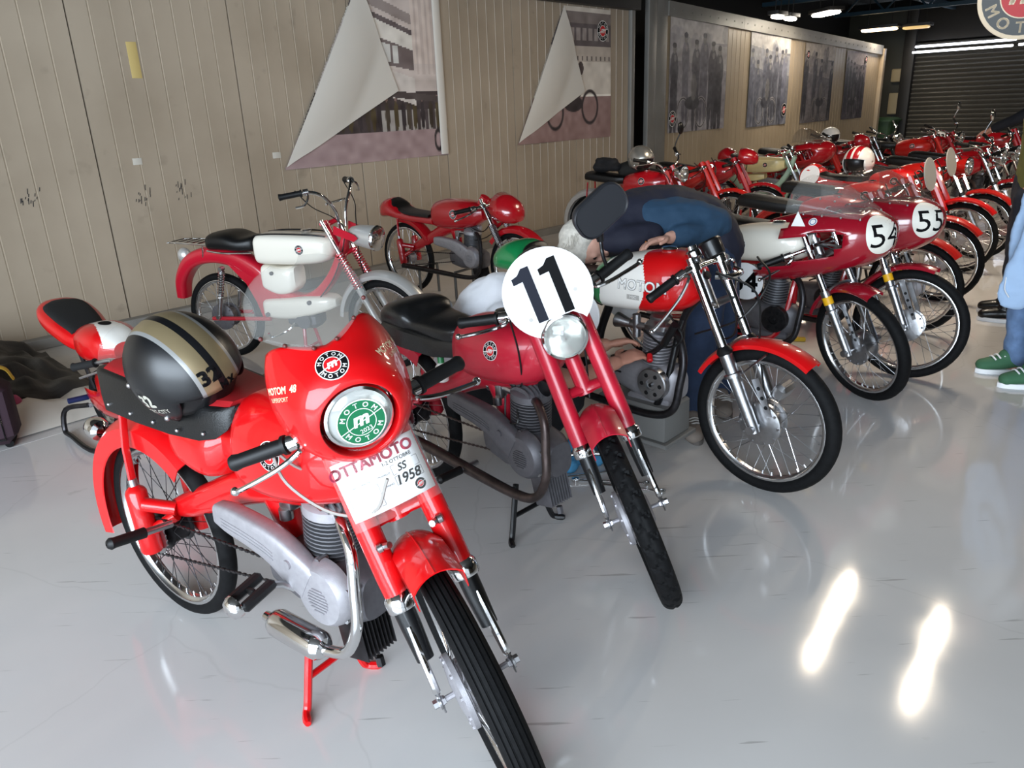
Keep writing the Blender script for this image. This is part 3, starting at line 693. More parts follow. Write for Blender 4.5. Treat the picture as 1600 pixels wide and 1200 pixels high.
        pts = [hd + V(.07, -.025, .03), hd + V(.13, -.05, .01), hd + V(.17, -.08, -.07), V(.24, -.10, .40) + o, V(.215, -.11, .29) + o, V(.12, -.115, .245) + o, V(-.1, -.12, .25) + o, V(tail, -.14, .30) + o]
        q = MB(); q.tube(smooth_path(pts, 6), .0165, s.n(14, 8)); ex = s.b(q, 'exhaust_pipe', pipe or rustst)
    def pressed_frame(s, m, tail=True, box=True):
        q = MB(); P = smooth_path([(.29, .86, .030, .04), (.22, .74, .045, .055), (.10, .655, .05, .055), (-.06, .615, .05, .055), (-.20, .565, .046, .052), (-.36, .490, .040, .046), (-.50, .425, .034, .040), (-.575, .395, .028, .030)], 4); rings = []
        for i, p in enumerate(P):
            t = unit(P[min(i+1, len(P)-1)][:2] - P[max(i-1, 0)][:2]); nn = V(-t[1], 0, t[0])
            rings.append(sring((p[0], 0, p[1]), V(0, 1, 0), nn, p[2], p[3], p[3], 2.4, s.n(24, 12)))
        q.loft(rings)
        q.tube(smooth_path([(-.07, 0, .60), (-.045, 0, .53), (-.03, 0, .46), (-.02, 0, .40)], 4), [.045 - .022*i/12 for i in range(13)], 14)
        fr = s.b(q, 'frame', m); fixn(fr)
        for sg in (-1, 1):
            q = MB(); a, b_ = V(s.xr + .025, sg*.088, .265), V(s.xr - .005, sg*.088, .485); d = b_ - a
            q.lathe(a, d, [(0, .010), (.002, .028), (.012, .033), (.20, .031), (.21, .026), (.222, .012)], s.n(18, 8)); q.tube([V(-.54, sg*.03, .41), V(s.xr + .03, sg*.088, .43)], .022, 10); q.tube([V(-.55, sg*.03, .385), V(s.xr + .02, sg*.088, .33)], .018, 10); p = s.b(q, 'plunger_suspension', m)
            q = MB(); q.cyl(b_ - d*.02, b_ + unit(d)*.02, .014, n=10); q.cyl(b_ + unit(d)*.02, b_ + unit(d)*.045, .006, n=8); s.b(q, 'plunger_cap', alloy, p)
            q = MB(); q.tube([b_ + V(0, 0, -.01), b_ + V(-.01, -sg*.006, .12), V(s.xr - .005, sg*.07, .74)], [.013, .012, .012], 8, flat=.5); s.b(q, 'fender_stay', m, p)
        return fr
    def chain(s, y=-.05, fx=.0, fz=.36, m=None):
        c = V(s.xr, y, s.R); q = MB(); q.lathe(c, (0, 1, 0), [(-.002, .03), (-.002, .066), (.002, .066), (.002, .03)], 28)
        for k in range(26): a = k*2*math.pi/26; q.box(c + V(.069*math.cos(a), 0, .069*math.sin(a)), (.006, .004, .006), Matrix.Rotation(-a, 4, 'Y'), .001)
        s.b(q, 'rear_sprocket', alloy)
        q = MB()
        for (a, b_) in ((V(s.xr, y, s.R + .066), V(fx, y, fz + .03)), (V(s.xr, y, s.R - .066), V(fx, y, fz - .03))):
            L = np.linalg.norm(b_ - a); k = int(L / .0127); d = (b_ - a) / L; M = Matrix.Rotation(-math.atan2(d[2], d[0]), 4, 'Y')
            for i in range(k):
                p = a + d * (i + .5) * .0127; q.box(p, (.0135, .004 if i % 2 else .0075, .0085 if i % 2 == 0 else .0065), M, .0015)
        s.b(q, 'chain', m or steeld, kind='stuff', smooth=0)
    def stand(s, x=.04, z=.19, m=None, sp=.115, fx=.03):
        m = m or blackp; q = MB(); k = lambda t: [V(x, t*.045, z), V(x + fx*.4, t*.075, z*.55), V(x + fx*.7, t*.10, .03), V(x + fx, t*(sp), .011), V(x + fx + .03, t*(sp+.02), .010)]
        for t in (-1, 1): q.tube(smooth_path(k(t), 4), [.011]*13 + [.012, .012, .012, .008], 8)
        q.tube([V(x + fx*.45, -.078, z*.45), V(x + fx*.45, .078, z*.45)], .009, 8); s.b(q, 'centre_stand', m)
    def pegs(s, x, z, y0=.10, y1=.24, m=None, rearm=None, up=.02, back=0):
        for sg in (-1, 1):
            q = MB(); a, b_ = V(x, sg*y0, z), V(x + back, sg*y1, z + up); d = unit(b_ - a)
            q.cyl(a - d*.05, a + d*.03, .011, n=10); pg = s.b(q, 'foot_peg', alloy)
            q = MB(); q.lathe(a + d*.03, d, [(0, .010), (.002, .0165), (.09, .0155), (.1, .0175), (.108, .012), (.111, .003)], s.n(14, 8)); s.b(q, 'rubber', m or grip_m, pg)
    def spring_shock(s, a, b_, bodym=None, coilm=None):
        for sg in (-1, 1):
            A_, B_ = V(a[0], sg*a[1], a[2]), V(b_[0], sg*b_[1], b_[2]); d = B_ - A_; u_, v_, w_ = frame(d); q = MB()
            q.cyl(A_, A_ + d*.5, .014, n=10); q.cyl(A_ + d*.5, B_, .008, n=8); q.cyl(A_ - V(0, sg*.015, 0), A_ + V(0, sg*.02, 0), .014, n=10); q.cyl(B_ - V(0, sg*.015, 0), B_ + V(0, sg*.02, 0), .014, n=10); q.cyl(A_ + d*.9, A_ + d*.95, .02, n=12); sh = s.b(q, 'rear_shock', bodym or alloy)
            q = MB(); N = 10; q.tube([A_ + d*(.42 + .5*t) + (u_*math.cos(t*N*2*math.pi) + v_*math.sin(t*N*2*math.pi))*.019 for t in np.linspace(0, 1, N*8+1)], .0038, 5); s.b(q, 'coil_spring', coilm or chrome, sh)
    def plate(s, c, nrm, r, m=None, th=.004, asp=1.0, name='number_plate', front=False, up=(0, 0, 1), cut=None, par=None):
        """round number plate with a rolled edge"""
        c = V(*c); nn = unit(V(*nrm)); w_ = unit(V(*up) - nn*(V(*up) @ nn)); u_ = np.cross(w_, nn); pts = []
        for t in np.linspace(0, 2*math.pi, s.n(48, 18), endpoint=False):
            x, y = r*asp*math.cos(t), r*math.sin(t)
            if cut is not None:
                dx, dy = x - cut[0], y - cut[1]; dd = math.hypot(dx, dy)
                if dd < cut[2]: x, y = cut[0] + dx/dd*cut[2], cut[1] + dy/dd*cut[2]
            pts.append((x, y))
        q = MB()
        ring = lambda k, o: [c + u_*x*k + w_*y*k + nn*o for x, y in pts]
        q.loft([ring(.965, -th), ring(1, -th*.6), ring(1, th*.6), ring(.965, th), ring(.95, th*.7)]); o = s.b(q, name, m or whitem, par, front, smooth=30); fixn(o); return o

    def race_fairing(s, m, screenm, num=None, xs=0, zs=0, q=1):
        """bullet nose with side windows, open below, clear dome on top"""
        n = s.n(72, 36); TH = np.linspace(0, 2*math.pi, n, endpoint=False)
        S_ = smooth_path([(.70, .865, .012, .012, .012), (.692, .865, .055, .05, .055), (.66, .862, .105, .085, .10), (.58, .855, .165, .125, .145), (.48, .845, .205, .15, .175), (.38, .83, .225, .165, .195), (.28, .815, .232, .17, .205), (.18, .80, .235, .165, .21), (.08, .79, .235, .155, .21), (.0, .785, .235, .15, .20)], 3)
        rings = [sring((p[0] + xs, 0, p[1] + zs), V(0, 1, 0), V(0, 0, 1), p[2], p[3], p[4], 2.1, n) for p in S_]; vs = [v for r in rings for v in r]; fs = []
        for i in range(len(S_) - 1):
            x = (S_[i][0] + S_[i+1][0]) / 2
            for j in range(n):
                k = (j+1) % n; a = math.degrees((TH[j] + (TH[k] if k else 2*math.pi)) / 2); a = a if a < 180 else a - 360; b_ = a if abs(a) <= 90 else math.copysign(180 - abs(a), a)
                if b_ > 62 - 18*max(0, (.50-x)/.3) and x < .56: continue
                if x < .22 and b_ > -22: continue
                if x < .52 and abs(b_ + 2 - (x-.35)*20) < 20*min(1, max(0, (.53-x)/.06)): continue
                if x < .55 and b_ < -62: continue
                if x < .10 + (b_ + 62)*.002 - .06: continue
                fs.append((i*n+j, i*n+k, (i+1)*n+k, (i+1)*n+j))
        q_ = MB(); q_.add(vs, fs); fa = s.b(q_, 'race_fairing', m, smooth=55); fixn(fa); so = fa.modifiers.new('shell', 'SOLIDIFY'); so.thickness = .004; so.offset = -1
        q_ = MB(); rows = []
        for k in range(9):
            t = k/8; x = .57 - .33*t; hw = .15 + .075*t; z0 = .952 - .0*t + .03*t; ap = .975 + .155*math.sin(min(1, t*1.08)*math.pi/2)
            rows.append([V(x + xs + .02*math.cos(a), hw*math.sin(a), zs + z0 + (ap - z0)*max(0, math.cos(a))**.8) for a in np.linspace(-math.pi/2, math.pi/2, 19)])
        q_.loft(rows, (0, 0), closed=False); sc = s.b(q_, 'screen', screenm, smooth=60); so = sc.modifiers.new('shell', 'SOLIDIFY'); so.thickness = .002
        q_ = MB()
        for r_ in rows[::2]:
            for j in (0, -1): q_.sphere(r_[j], .006, 8, 5)
        s.b(q_, 'screen_rivets', alloy, sc, kind='stuff')
        if num:
            d_ = Decal((.64 + xs, -.075, .875 + zs), (.90, -.42, .10), (0, 0, 1), fa); d_.ring(.0005, .09, mat('plate_cream', 'ece8dc', .4), 1, k=8, asp=.92).text(num[0], .155, blackm, 3, at=(-.030, -.004)).text(num[1], .155, blackm, 3, at=(.048, -.004)); d_.build('race_number', fa)
        return fa

def chev(a, t):
    """V-cut tread: staggered slanted grooves on both shoulders, a thin centre line"""
    if abs(t) > 1.35: return 0
    if abs(t) < .035: return .003
    n = 30; ph = (a*n/(2*math.pi) + (.5 if t > 0 else 0)) % 1; x = abs(t)
    if .14 < x < .95:
        c = .25 + (x - .14)*.55 if x < .6 else .503 - (x - .6)*.5
        if abs(ph - c) < .11: return .0065
    return 0

# ------------------------------------------------------------------ bike with round-nosed fairing, nearest the camera
B = Bike('motorcycle', 'bright red sport motorcycle with round nose fairing and green headlight sticker, nearest', (-.569, 1.764), -36.4, 0, -34, xr=-.645, xf=.60, R=.305)
B.wheel(False, .262, .027, hub='drum', hubm=steeld, spm=steeld); B.wheel(True, .258, .034, pat='rib', hub='bigdrum', spm=alloy)
B.fork_sleeve(red1, top=.66); fr = B.pressed_frame(red1)
ff = B.fender(True, .335, 84, 138, .056, red1, crown=.03, skirt=.045, bead=True)
q = MB()
for sg in (-1, 1):
    q.cyl(B.fp(.37, sg*.05, .055), B.fp(.37, sg*.088, .0), .008, n=8); q.lathe(B.fp(.37, sg*.066, .035), (0, sg, 0), [(0, .011), (.01, .011), (.012, .007), (.014, .001)], 10)
B.b(q, 'fender_bolts', alloy, ff, True, kind='stuff')
B.fender(False, .345, 52, 196, .062, red1, crown=.03, skirt=.055)
B.engine_duct(dx=.035, dz=.035); B.chain(-.062, .02, .39); B.stand(.04, .22, red1); B.pegs(-.50, .40, .125, .27, up=.02, back=.0)
q = MB(); q.cyl((.155, -.055, .655), (.155, .05, .665), .034, n=20); q.cyl((.155, -.06, .655), (.155, -.055, .655), .037, n=20); B.b(q, 'ignition_coil', brown)
# pedal on its crank
q = MB(); q.tube([(.10, -.07, .41), (.10, -.115, .415), (.085, -.13, .43), (.07, -.15, .435)], .009, 8); pc = B.b(q, 'pedal_crank', alloy)
q = MB(); M_ = Matrix.Rotation(R_(14), 4, 'X') @ Matrix.Rotation(R_(-10), 4, 'Y')
for dx_ in (-.026, .026): q.box(V(.065 + dx_, -.205, .445), (.026, .095, .026), M_, .007)
q.box(V(.065, -.205, .445), (.03, .012, .02), M_, .003); B.b(q, 'pedal_rubber', grip_m, pc)
q = MB(); q.lathe((.065, -.25, .434), (0, -1, -.25), [(0, .030), (.008, .03), (.02, .024), (.026, .012), (.027, .002)], 16); B.b(q, 'pedal_cap', chrome, pc)
# tank, tool box, seat
tank = B.loftx([(-.115, .70, .05, .10, .05, 2.4), (-.09, .70, .10, .155, .075, 2.5), (-.03, .705, .122, .175, .085, 2.5), (.08, .71, .13, .18, .085, 2.5), (.20, .72, .118, .165, .075, 2.4), (.28, .74, .085, .13, .07, 2.3), (.33, .76, .045, .08, .05, 2.2)], 'fuel_tank', red1, 32)
q = MB(); q.lathe((.03, 0, .883), (0, 0, 1), [(0, .03), (.012, .032), (.018, .028), (.02, .002)], 24); B.b(q, 'fuel_cap', chrome, tank)
Decal((.10, -.13, .775), (0, -1, .12), (.0, 0, 1), tank).roundel(.036).build('badge', tank)
B.loftx([(-.44, .70, .03, .03, .03, 3), (-.40, .69, .085, .06, .065, 3), (-.30, .68, .098, .07, .085, 3), (-.22, .68, .095, .075, .07, 3), (-.18, .69, .05, .06, .04, 3)], 'tool_box', red1, 28)
B.loftx([(-.5, .69, .05, .05, .03, 3), (-.3, .70, .06, .06, .04, 3), (-.1, .70, .06, .06, .05, 3)], 'seat_support', red1, 20)
def seat_ring(x, w_, top, bot, lean_=0):
    return [V(x, -w_*.93, top), V(x, -w_, top - .008), V(x, -w_*1.02, bot), V(x, -w_*.97, bot), V(x, -w_*.9, top - .02), V(x, w_*.9, top - .02), V(x, w_*.97, bot), V(x, w_*1.02, bot), V(x, w_, top - .008), V(x, w_*.93, top)]
q = MB(); q.loft([seat_ring(*r_) for r_ in ((-.64, .09, .868, .85), (-.632, .125, .872, .79), (-.60, .136, .872, .755), (-.45, .135, .862, .748), (-.30, .130, .85, .745), (-.18, .122, .842, .750), (-.12, .114, .842, .765), (-.085, .10, .846, .79), (-.07, .085, .85, .82))]); seat = B.b(q, 'seat', leather, smooth=50); fixn(seat)
q = MB(); q.loft([[V(x, -w_, z), V(x, w_, z), V(x, w_*.85, z + .011), V(x, -w_*.85, z + .011)] for x, w_, z in ((-.625, .09, .87), (-.60, .122, .871), (-.45, .122, .861), (-.30, .117, .849), (-.18, .108, .841), (-.085, .085, .845))]); B.b(q, 'seat_top', redvin, seat)
q = MB()
for sg in (-1, 1):
    for x, z in ((-.58, .775), (-.47, .77), (-.36, .768), (-.25, .768), (-.155, .775)): q.sphere((x, sg*.137 if x < -.2 else sg*.124, z), .006, 8, 5)
B.b(q, 'seat_studs', alloy, seat, kind='stuff')
q = MB(); q.lathe((-1.0, 0, .56), (-1, 0, .15), [(-.03, .02), (-.02, .035), (.01, .038), (.03, .032), (.05, .012), (.052, .001)], 18); tl = B.b(q, 'tail_lamp', chrome)
# fairing round the headlight: rings from the lamp opening outwards, open at the back, notched on top for the screen
HC = V(.335, 0, .925); D_ = unit(V(1, 0, -.06)); U_ = V(0, 1, 0); W_ = -np.cross(D_, U_)
W_ = W_ if W_[2] > 0 else -W_
nT, nR = 96, 30; TH = np.linspace(0, 2*math.pi, nT, endpoint=False)
FP = smooth_path([(.03, .082, .082, .082, 2, 0), (.066, .083, .083, .083, 2, 0), (.070, .088, .088, .088, 2, 0), (.062, .101, .103, .098, 2, 0), (.040, .120, .125, .112, 2.05, -.004), (.0, .136, .146, .123, 2.1, -.02), (-.045, .146, .172, .13, 2.2, -.03), (-.082, .151, .194, .133, 2.2, -.04), (-.11, .153, .205, .133, 2.2, -.045)], 8); GX = np.arange(len(FP))/8
def gmax(a):
    """how far back the shell reaches: notch on top for the screen, cut-out below for the fork"""
    d = abs(a - math.pi/2); g = 7.3
    if d < .85: g = min(g, 5.0 + 2.3*(d/.85)**1.5)
    d = abs(a - 1.5*math.pi)
    if d < .6: g = min(g, 5.6 + 1.7*(d/.6)**1.5)
    return g
vs = []
for i in range(nR + 1):
    for a in TH:
        g = gmax(a)*i/nR; x, w_, up_, dn_, e_, xs_ = [np.interp(g, GX, FP[:, c]) for c in range(6)]; ct, st = math.cos(a), math.sin(a)
        X = math.copysign(abs(ct)**(2/e_), ct)*w_; Y = math.copysign(abs(st)**(2/e_), st); Y *= up_ if Y > 0 else dn_
        vs.append(HC + D_*(x + xs_*max(st, 0)**2) + U_*X + W_*Y)
fs = [(i*nT+j, i*nT+(j+1) % nT, (i+1)*nT+(j+1) % nT, (i+1)*nT+j) for i in range(nR) for j in range(nT)]; q = MB()
q.add(vs, fs); fa = B.b(q, 'fairing', red1, front=True, smooth=50); fixn(fa)
sm = fa.modifiers.new('shell', 'SOLIDIFY'); sm.thickness = .003; sm.offset = -1
B.headlight(HC + D_*.045, D_, .072, chrome, mat('lamp_glass_frost', 'e8eae6', .08, 0, trans=.55), depth=.11)
dc = Decal(HC + D_*.075, D_, (0, 0, 1), None, B.T); dc.ring(.001, .052, greenp, 1).ring(.050, .0525, whitep, 2); dc.ring(.030, .0315, whitep, 2).arc('MOTOM', .0405, .0155, whitep, 2, 90, 30, .03).arc('MOTOM', .0405, .0155, whitep, 2, -90, 30, .03, True)
dc.rect(.10, .002, whitep, 2, rot=.25).text('m', .046, whitep, 3, at=(0, .004), bold=.04, shear=.3).text('2023', .014, whitep, 3, at=(.004, -.02), rot=.1)
dc.build('lamp_sticker', bpy.data.objects[B.root.children[-1].name], 'round green sticker with white lettering')
Decal(HC + D_*.025 + W_*.118 + V(0, -.008, 0), unit(D_ + W_*.9), W_, fa, B.T).roundel(.034).build('nose_badge', fa)
ivp = mat('print_ivory', 'f0dcb8', .45)
for sg in (-1, 1):
    d_ = Decal(HC + D_*(-.03) + U_*sg*.118 + W_*.085, unit(V(.5, sg*.8, .38)), W_, fa, B.T); d_.text('MOTOM  48', .021, ivp, 1, bold=.03, rot=-.25*sg).text('SUPERSPORT', .013, ivp, 1, at=(.004*sg, -.021), bold=.01, rot=-.25*sg); d_.build('fairing_lettering', fa)
# clear screen rising from the notch of the fairing
q = MB(); rows = []
for k in range(11):
    t_ = k / 10; row = []
    for j in range(21):
        s_ = j/10 - 1; hw = .125*math.sqrt(max(0, 1 - (t_*.98)**3.2)) if k else .125
        z_ = .140 + .055*abs(s_)**1.6*(1 - t_) + .145*t_; x_ = -.018 - .06*abs(s_)**2 - .115*t_
        row.append(HC + D_*x_ + U_*hw*s_ + W_*z_)
    rows.append(row)
q.loft(rows, (0, 0), closed=False); sc = B.b(q, 'screen', acryl, front=True, smooth=60); m2 = sc.modifiers.new('shell', 'SOLIDIFY'); m2.thickness = .002
q = MB()
for j in (1, 4, 8, 12, 16, 19): q.sphere(np.array(rows[0][j]) + W_*.006 + D_*.003, .005, 8, 5)
B.b(q, 'screen_rivets', brown, sc, True, kind='stuff')
hb, pts = B.bars(h=.655, lat=.085, cl=.16, end=.275, back=.045, drop=.012, lever_drop=.045)
q = MB(); q.sphere((.29, .03, .97), .034, 16, 8); q.cyl((.29, .03, .975), (.285, .03, 1.0), .036, n=20); B.b(q, 'rev_counter', white, front=True)
B.cables([[(.27, -.19, .885), (.30, -.19, .80), (.36, -.13, .72), (.43, -.05, .72), (.46, 0, .80)], [(.27, -.19, .885), (.27, -.15, .8), (.2, -.06, .68)]], cableg, .0036, True)
B1 = B

# paper sheet in a clear sleeve hung on the fork
t = empty('paper_sign', tuple((B.root.matrix_world @ B.T @ Vector((.47, 0, .70)))), 0); tag(t, 'white printed paper sheet in clear sleeve hung under the nose fairing', 'sign')
TM = t.matrix_world.inverted() @ B.root.matrix_world @ B.T
pn = unit(B.w*1.0 + V(.0, 0, -.05)); pc_ = B.fp(.505, .0, .05); pu = np.cross(unit(B.u - pn*(B.u @ pn)), pn); pw = np.cross(pn, pu)
tiltp = -.02
def sheet(w_, h, off, k=6):
    vs = [pc_ + pu*(i/k-.5)*w_ + pw*(j/k-.5)*h + pn*(off - .020*abs((i/k-.5)*2)**2*1.0) for j in range(k+1) for i in range(k+1)]
    m = MB(); m.add(vs, [(j*(k+1)+i, j*(k+1)+i+1, (j+1)*(k+1)+i+1, (j+1)*(k+1)+i) for j in range(k) for i in range(k)]); return m
sh_ = sheet(.19, .135, 0).build('sheet', mat('paper_white', 'f4f3f2', .7), t, TM); mm = sh_.modifiers.new('t', 'SOLIDIFY'); mm.thickness = .0006
sv = sheet(.205, .175, .003).build('plastic_sleeve', acryl, t, TM)
d_ = Decal(pc_ + pn*.004, pn, pw, None); d_.P = np.array(TM @ Vector(d_.P)); R3 = np.array(TM.to_3x3()); d_.n, d_.u, d_.w = R3 @ d_.n, R3 @ d_.u, R3 @ d_.w
d_.u, d_.w = d_.u*.88, d_.w*.88
d_.b = BVHTree.FromPolygons([v.co for v in sh_.data.vertices], [p.vertices[:] for p in sh_.data.polygons])
magenta = mat('print_crimson', 'b01440', .45)
d_.text('OTTAMOTO', .038, magenta, 2, at=(-.012, .052), bold=.04).text('1-2 OTTOBRE', .013, blackm, 2, at=(.045, .029), bold=.01)
d_.text('MODELLO', .007, blackm, 2, at=(.0, .004)).text('ANNO', .007, blackm, 2, at=(.005, -.024)).text('PARTECIPANTE', .007, blackm, 2, at=(-.06, .004))
for x0, y0, w0, h0 in ((.058, .006, .072, .024), (.058, -.022, .072, .022), (-.06, -.035, .075, .055)):
    for ax_, ay_, aw, ah in ((0, h0/2, w0, .0008), (0, -h0/2, w0, .0008), (-w0/2, 0, .0008, h0), (w0/2, 0, .0008, h0)): d_.rect(aw, ah, blackm, 2, at=(x0 + ax_, y0 + ay_), k=1)
d_.text('SS', .026, blackm, 2, at=(.05, .007), bold=.015, shear=.3).text('1958', .034, blackm, 2, at=(.058, -.022), bold=.02, shear=.2)
d_.build('sheet_print', t)
d2 = Decal(pc_ + pn*.004, pn, pw, None); d2.P, d2.n, d2.u, d2.w = d_.P + d_.u*.075 - d_.w*.053, d_.n, d_.u, d_.w; d2.b = d_.b; d2.roundel(.015, detail=False).build('sheet_badge', t)

# open-face helmet lying on that seat
def helmet(name, label, loc, yaw, pitch, roll, shellm, r=.132, stripes=None, lining=blackp):
    """dome gridded about its side axis so the centre stripes follow the mesh; face opening at the front (+x)"""
    t = empty(name, loc); tag(t, label, 'helmet'); TM = Matrix.Rotation(R_(yaw), 4, 'Z') @ Matrix.Rotation(R_(pitch), 4, 'Y') @ Matrix.Rotation(R_(roll), 4, 'X')
    ys = sorted(set([-.9999, .9999, -.985, -.93, -.85, -.76, -.66, -.56, -.48, -.43, -.36, -.22, -.075, .075, .22, .36, .43, .48, .56, .66, .76, .85, .93, .985])); n = 72; q = MB(); vs = []
    for y in ys:
        k = math.sqrt(1 - y*y)
        for j in range(n): a = 2*math.pi*j/n; vs.append((r*1.12*k*math.cos(a), r*.94*y, r*1.02*k*math.sin(a)))
    q.v = vs
    for i in range(len(ys) - 1):
        for j in range(n):
            ym = (ys[i] + ys[i+1])/2; a = 360*(j + .5)/n; a = a if a < 180 else a - 360; x_, z_ = math.cos(R_(a))*math.sqrt(1-ym*ym), math.sin(R_(a))*math.sqrt(1-ym*ym)
            if z_ < -.66: continue
            if abs(ym) < .80 and a < 17 and a > -90 and x_ > .12 + .35*(abs(ym)/.8)**4: continue
            q.f.append((i*n+j, i*n+(j+1) % n, (i+1)*n+(j+1) % n, (i+1)*n+j)); c = abs(ym); q.m.append(0 if not stripes or c < .075 or c > .43 else (1 if c < .36 else 2))
    o = q.build('shell', [shellm] + (stripes or []), t, TM); fixn(o); sm_ = o.modifiers.new('shell', 'SOLIDIFY'); sm_.thickness = .006; sm_.offset = -1
    l = MB(); rings = []
    for i in range(10):
        th = math.pi*.5 - i*(math.pi*.5 + .62)/9; k = max(math.cos(th), .01); rings.append([V(r*.97*k*math.cos(a), r*.84*k*math.sin(a), r*.90*math.sin(th)) for a in np.linspace(0, 2*math.pi, 28, endpoint=False)])
    l.loft(rings, (0, 0)); lo = l.build('lining', lining, t, TM); fixn(lo)
    return t, o, TM
HL = (B1.root.matrix_world @ Vector((-.25, -.085, .922)))
t, hs, TM = helmet('helmet', 'matt black open-face helmet with gold and silver stripes lying on the red seat', tuple(HL), -28, 24, 20, mat('helmet_black', '101114', .34, noise=.3, nscale=8), .138, [mat('helmet_gold', '86775a', .35, .4), mat('helmet_silver', '8c8c8a', .35, .3)])
M3 = np.array(TM.to_3x3()); lg = mat('print_helmet_grey', 'a8a498', .5)
d_ = Decal(M3 @ V(.015, -.12, -.008), M3 @ V(.05, -1, .05), M3 @ V(.1, 0, 1), hs); d_.text('32', .05, lg, 1, rot=.7, bold=.04).text('PORT-CITY', .018, lg, 1, at=(.026, -.022), rot=.7, bold=.02).build('side_print', t)
d_ = Decal(M3 @ V(.115, 0, .06), M3 @ V(.8, 0, .5), M3 @ V(-.5, 0, .8), hs); d_.text('32', .05, blackm, 1, at=(-.022, .01), bold=.05).text('MX', .03, blackm, 1, at=(.012, -.03), bold=.05).build('brow_print', t)
q = MB()
for x_, z_ in ((-.075, -.03), (.05, -.06)): q.sphere(M3 @ V(x_, -.94*.138*math.sqrt(max(0, 1 - (x_/.155)**2 - (z_/.141)**2)), z_), .008, 10, 6)
q.build('press_studs', alloy, t, kind='stuff')

# ------------------------------------------------------------------ number 11 bike
B = Bike('motorcycle', 'faded red motorcycle with round white number plate 11 above its headlight', (.015, 2.59), -49, 3, -40, xr=-.64, xf=.60, R=.305)
B.wheel(False, .258, .027, hubm=steeld); B.wheel(True, .255, .032, pat=chev, hub='bigdrum')
B.fork_sleeve(red2, top=.70); B.pressed_frame(red2); ff = B.fender(True, .335, 78, 136, .056, red2, crown=.03, skirt=.045, bead=True)
B.fender(False, .345, 60, 185, .062, red2, crown=.03, skirt=.055)
B.engine_duct(case=castdk, duct=castdk, finm=castdk, sumpm=castdk, pipe=rustst, silencer=False, plugm=cable); B.chain(-.055, 0, .36, rustst); B.stand(.04, .21, blackp); B.pegs(-.16, .24, .11, .25, up=.0)
tank = B.loftx([(-.23, .67, .04, .06, .04, 2.4), (-.20, .68, .09, .11, .07, 2.5), (-.12, .69, .12, .135, .09, 2.5), (.0, .70, .13, .14, .095, 2.5), (.12, .71, .12, .135, .09, 2.4), (.20, .73, .085, .10, .08, 2.3), (.25, .75, .045, .06, .05, 2.2)], 'fuel_tank', red2, 32)
q = MB(); q.lathe((.0, 0, .838), (0, 0, 1), [(0, .03), (.012, .032), (.018, .028), (.02, .002)], 24); B.b(q, 'fuel_cap', alloy, tank)
Decal((.06, -.13, .755), (0, -1, .1), (0, 0, 1), tank).roundel(.033).build('badge', tank)
seat = B.loftx([(-.66, .74, .07, .03, .03, 3), (-.63, .75, .11, .05, .05, 3), (-.55, .77, .128, .05, .06, 3), (-.47, .765, .125, .05, .06, 3), (-.42, .74, .105, .045, .05, 3), (-.30, .735, .095, .045, .06, 3), (-.22, .735, .075, .04, .06, 3), (-.18, .74, .04, .03, .04, 3)], 'seat', leathw, 32)
q = MB(); q.loft([seat_ring(*r_) for r_ in ((-.64, .10, .73, .70), (-.60, .13, .74, .665), (-.45, .128, .735, .66), (-.30, .105, .72, .65), (-.19, .07, .72, .66))]); s_ = B.b(q, 'seat_skirt', leathw, seat); fixn(s_)
q = MB(); q.lathe((-.30, -.075, .545), (0, 0, 1), [(0, .02), (.004, .024), (.06, .024), (.072, .014), (.075, .012)], 18); bo = B.b(q, 'oil_bottle', white); q = MB(); q.cyl((-.30, -.075, .62), (-.30, -.075, .648), .013, n=14); B.b(q, 'bottle_cap', green, bo)
HC2 = V(.345, 0, .86); D2 = unit(V(1, 0, .12))
B.headlight(HC2 + D2*.05, D2, .069, mat('dark_chrome', '5a5856', .25, .9), mat('lamp_glass_clear', 'e4e6e2', .06, 0, trans=.75), depth=.14)
PC2 = B.fp(.575, 0, .085) + V(-.01, 0, .165)
pl = B.plate(PC2, (1, 0, .42), .134, front=True, cut=(0.008, -.150, .084))
n2 = unit(V(1, 0, .42)); P2 = PC2 + n2*.004
d_ = Decal(P2, n2, (0, 0, 1), None, B.T)
for k, x in enumerate((-.042, .040)):
    d_.poly([(x + p_[0]*.9, p_[1]*.86) for p_ in ((-.016, -.085), (.018, -.085), (.018, .11), (-.008, .11), (-.026, .092), (-.048, .086), (-.048, .064), (-.016, .066))], mat('number_slate', '22242e', .7, spec=.15) if k == 0 else blackm, 2)
for x, y in ((-.075, -.055), (.078, -.02)): d_.ring(.0002, .006, greyp, 2, n=12, k=1, at=(x, y))
d_.build('race_number', pl)
hb, pts = B.bars(h=.72, lat=.085, cl=.15, end=.29, back=.05, drop=-.02, lever_drop=.03)
q = MB(); a = pts[1][0]*.6 + pts[1][1]*.4; q.tube(smooth_path([a, a + V(0, .0, .05), a + V(-.02, .01, .09), a + V(-.02, .015, .12)], 4), .006, 8); q.tube([a + V(-.02, .01, .09), a + V(-.02, .015, .135)], [.011, .017], 10); mi = B.b(q, 'mirror_stalk', blackp, hb, True)
M_ = Matrix.Rotation(R_(14), 4, 'Z') @ Matrix.Rotation(R_(16), 4, 'X'); q = MB(); q.loft([[a + V(-.01, .035, .185) + np.array(M_.to_3x3()) @ V(x_, yz[0]*k_, yz[1]*k_) for yz in rrect(.185, .115, .045, 5)] for x_, k_ in ((-.034, .35), (-.03, .7), (-.018, .93), (.0, 1.0), (.014, 1.0), (.018, .96), (.013, .92))]); B.b(q, 'mirror', mat('mirror_plastic', '232428', .42), hb, True)
q = MB(); q.cyl((.20, -.02, .62), (.20, .05, .63), .03, n=16); B.b(q, 'ignition_coil', blackp)
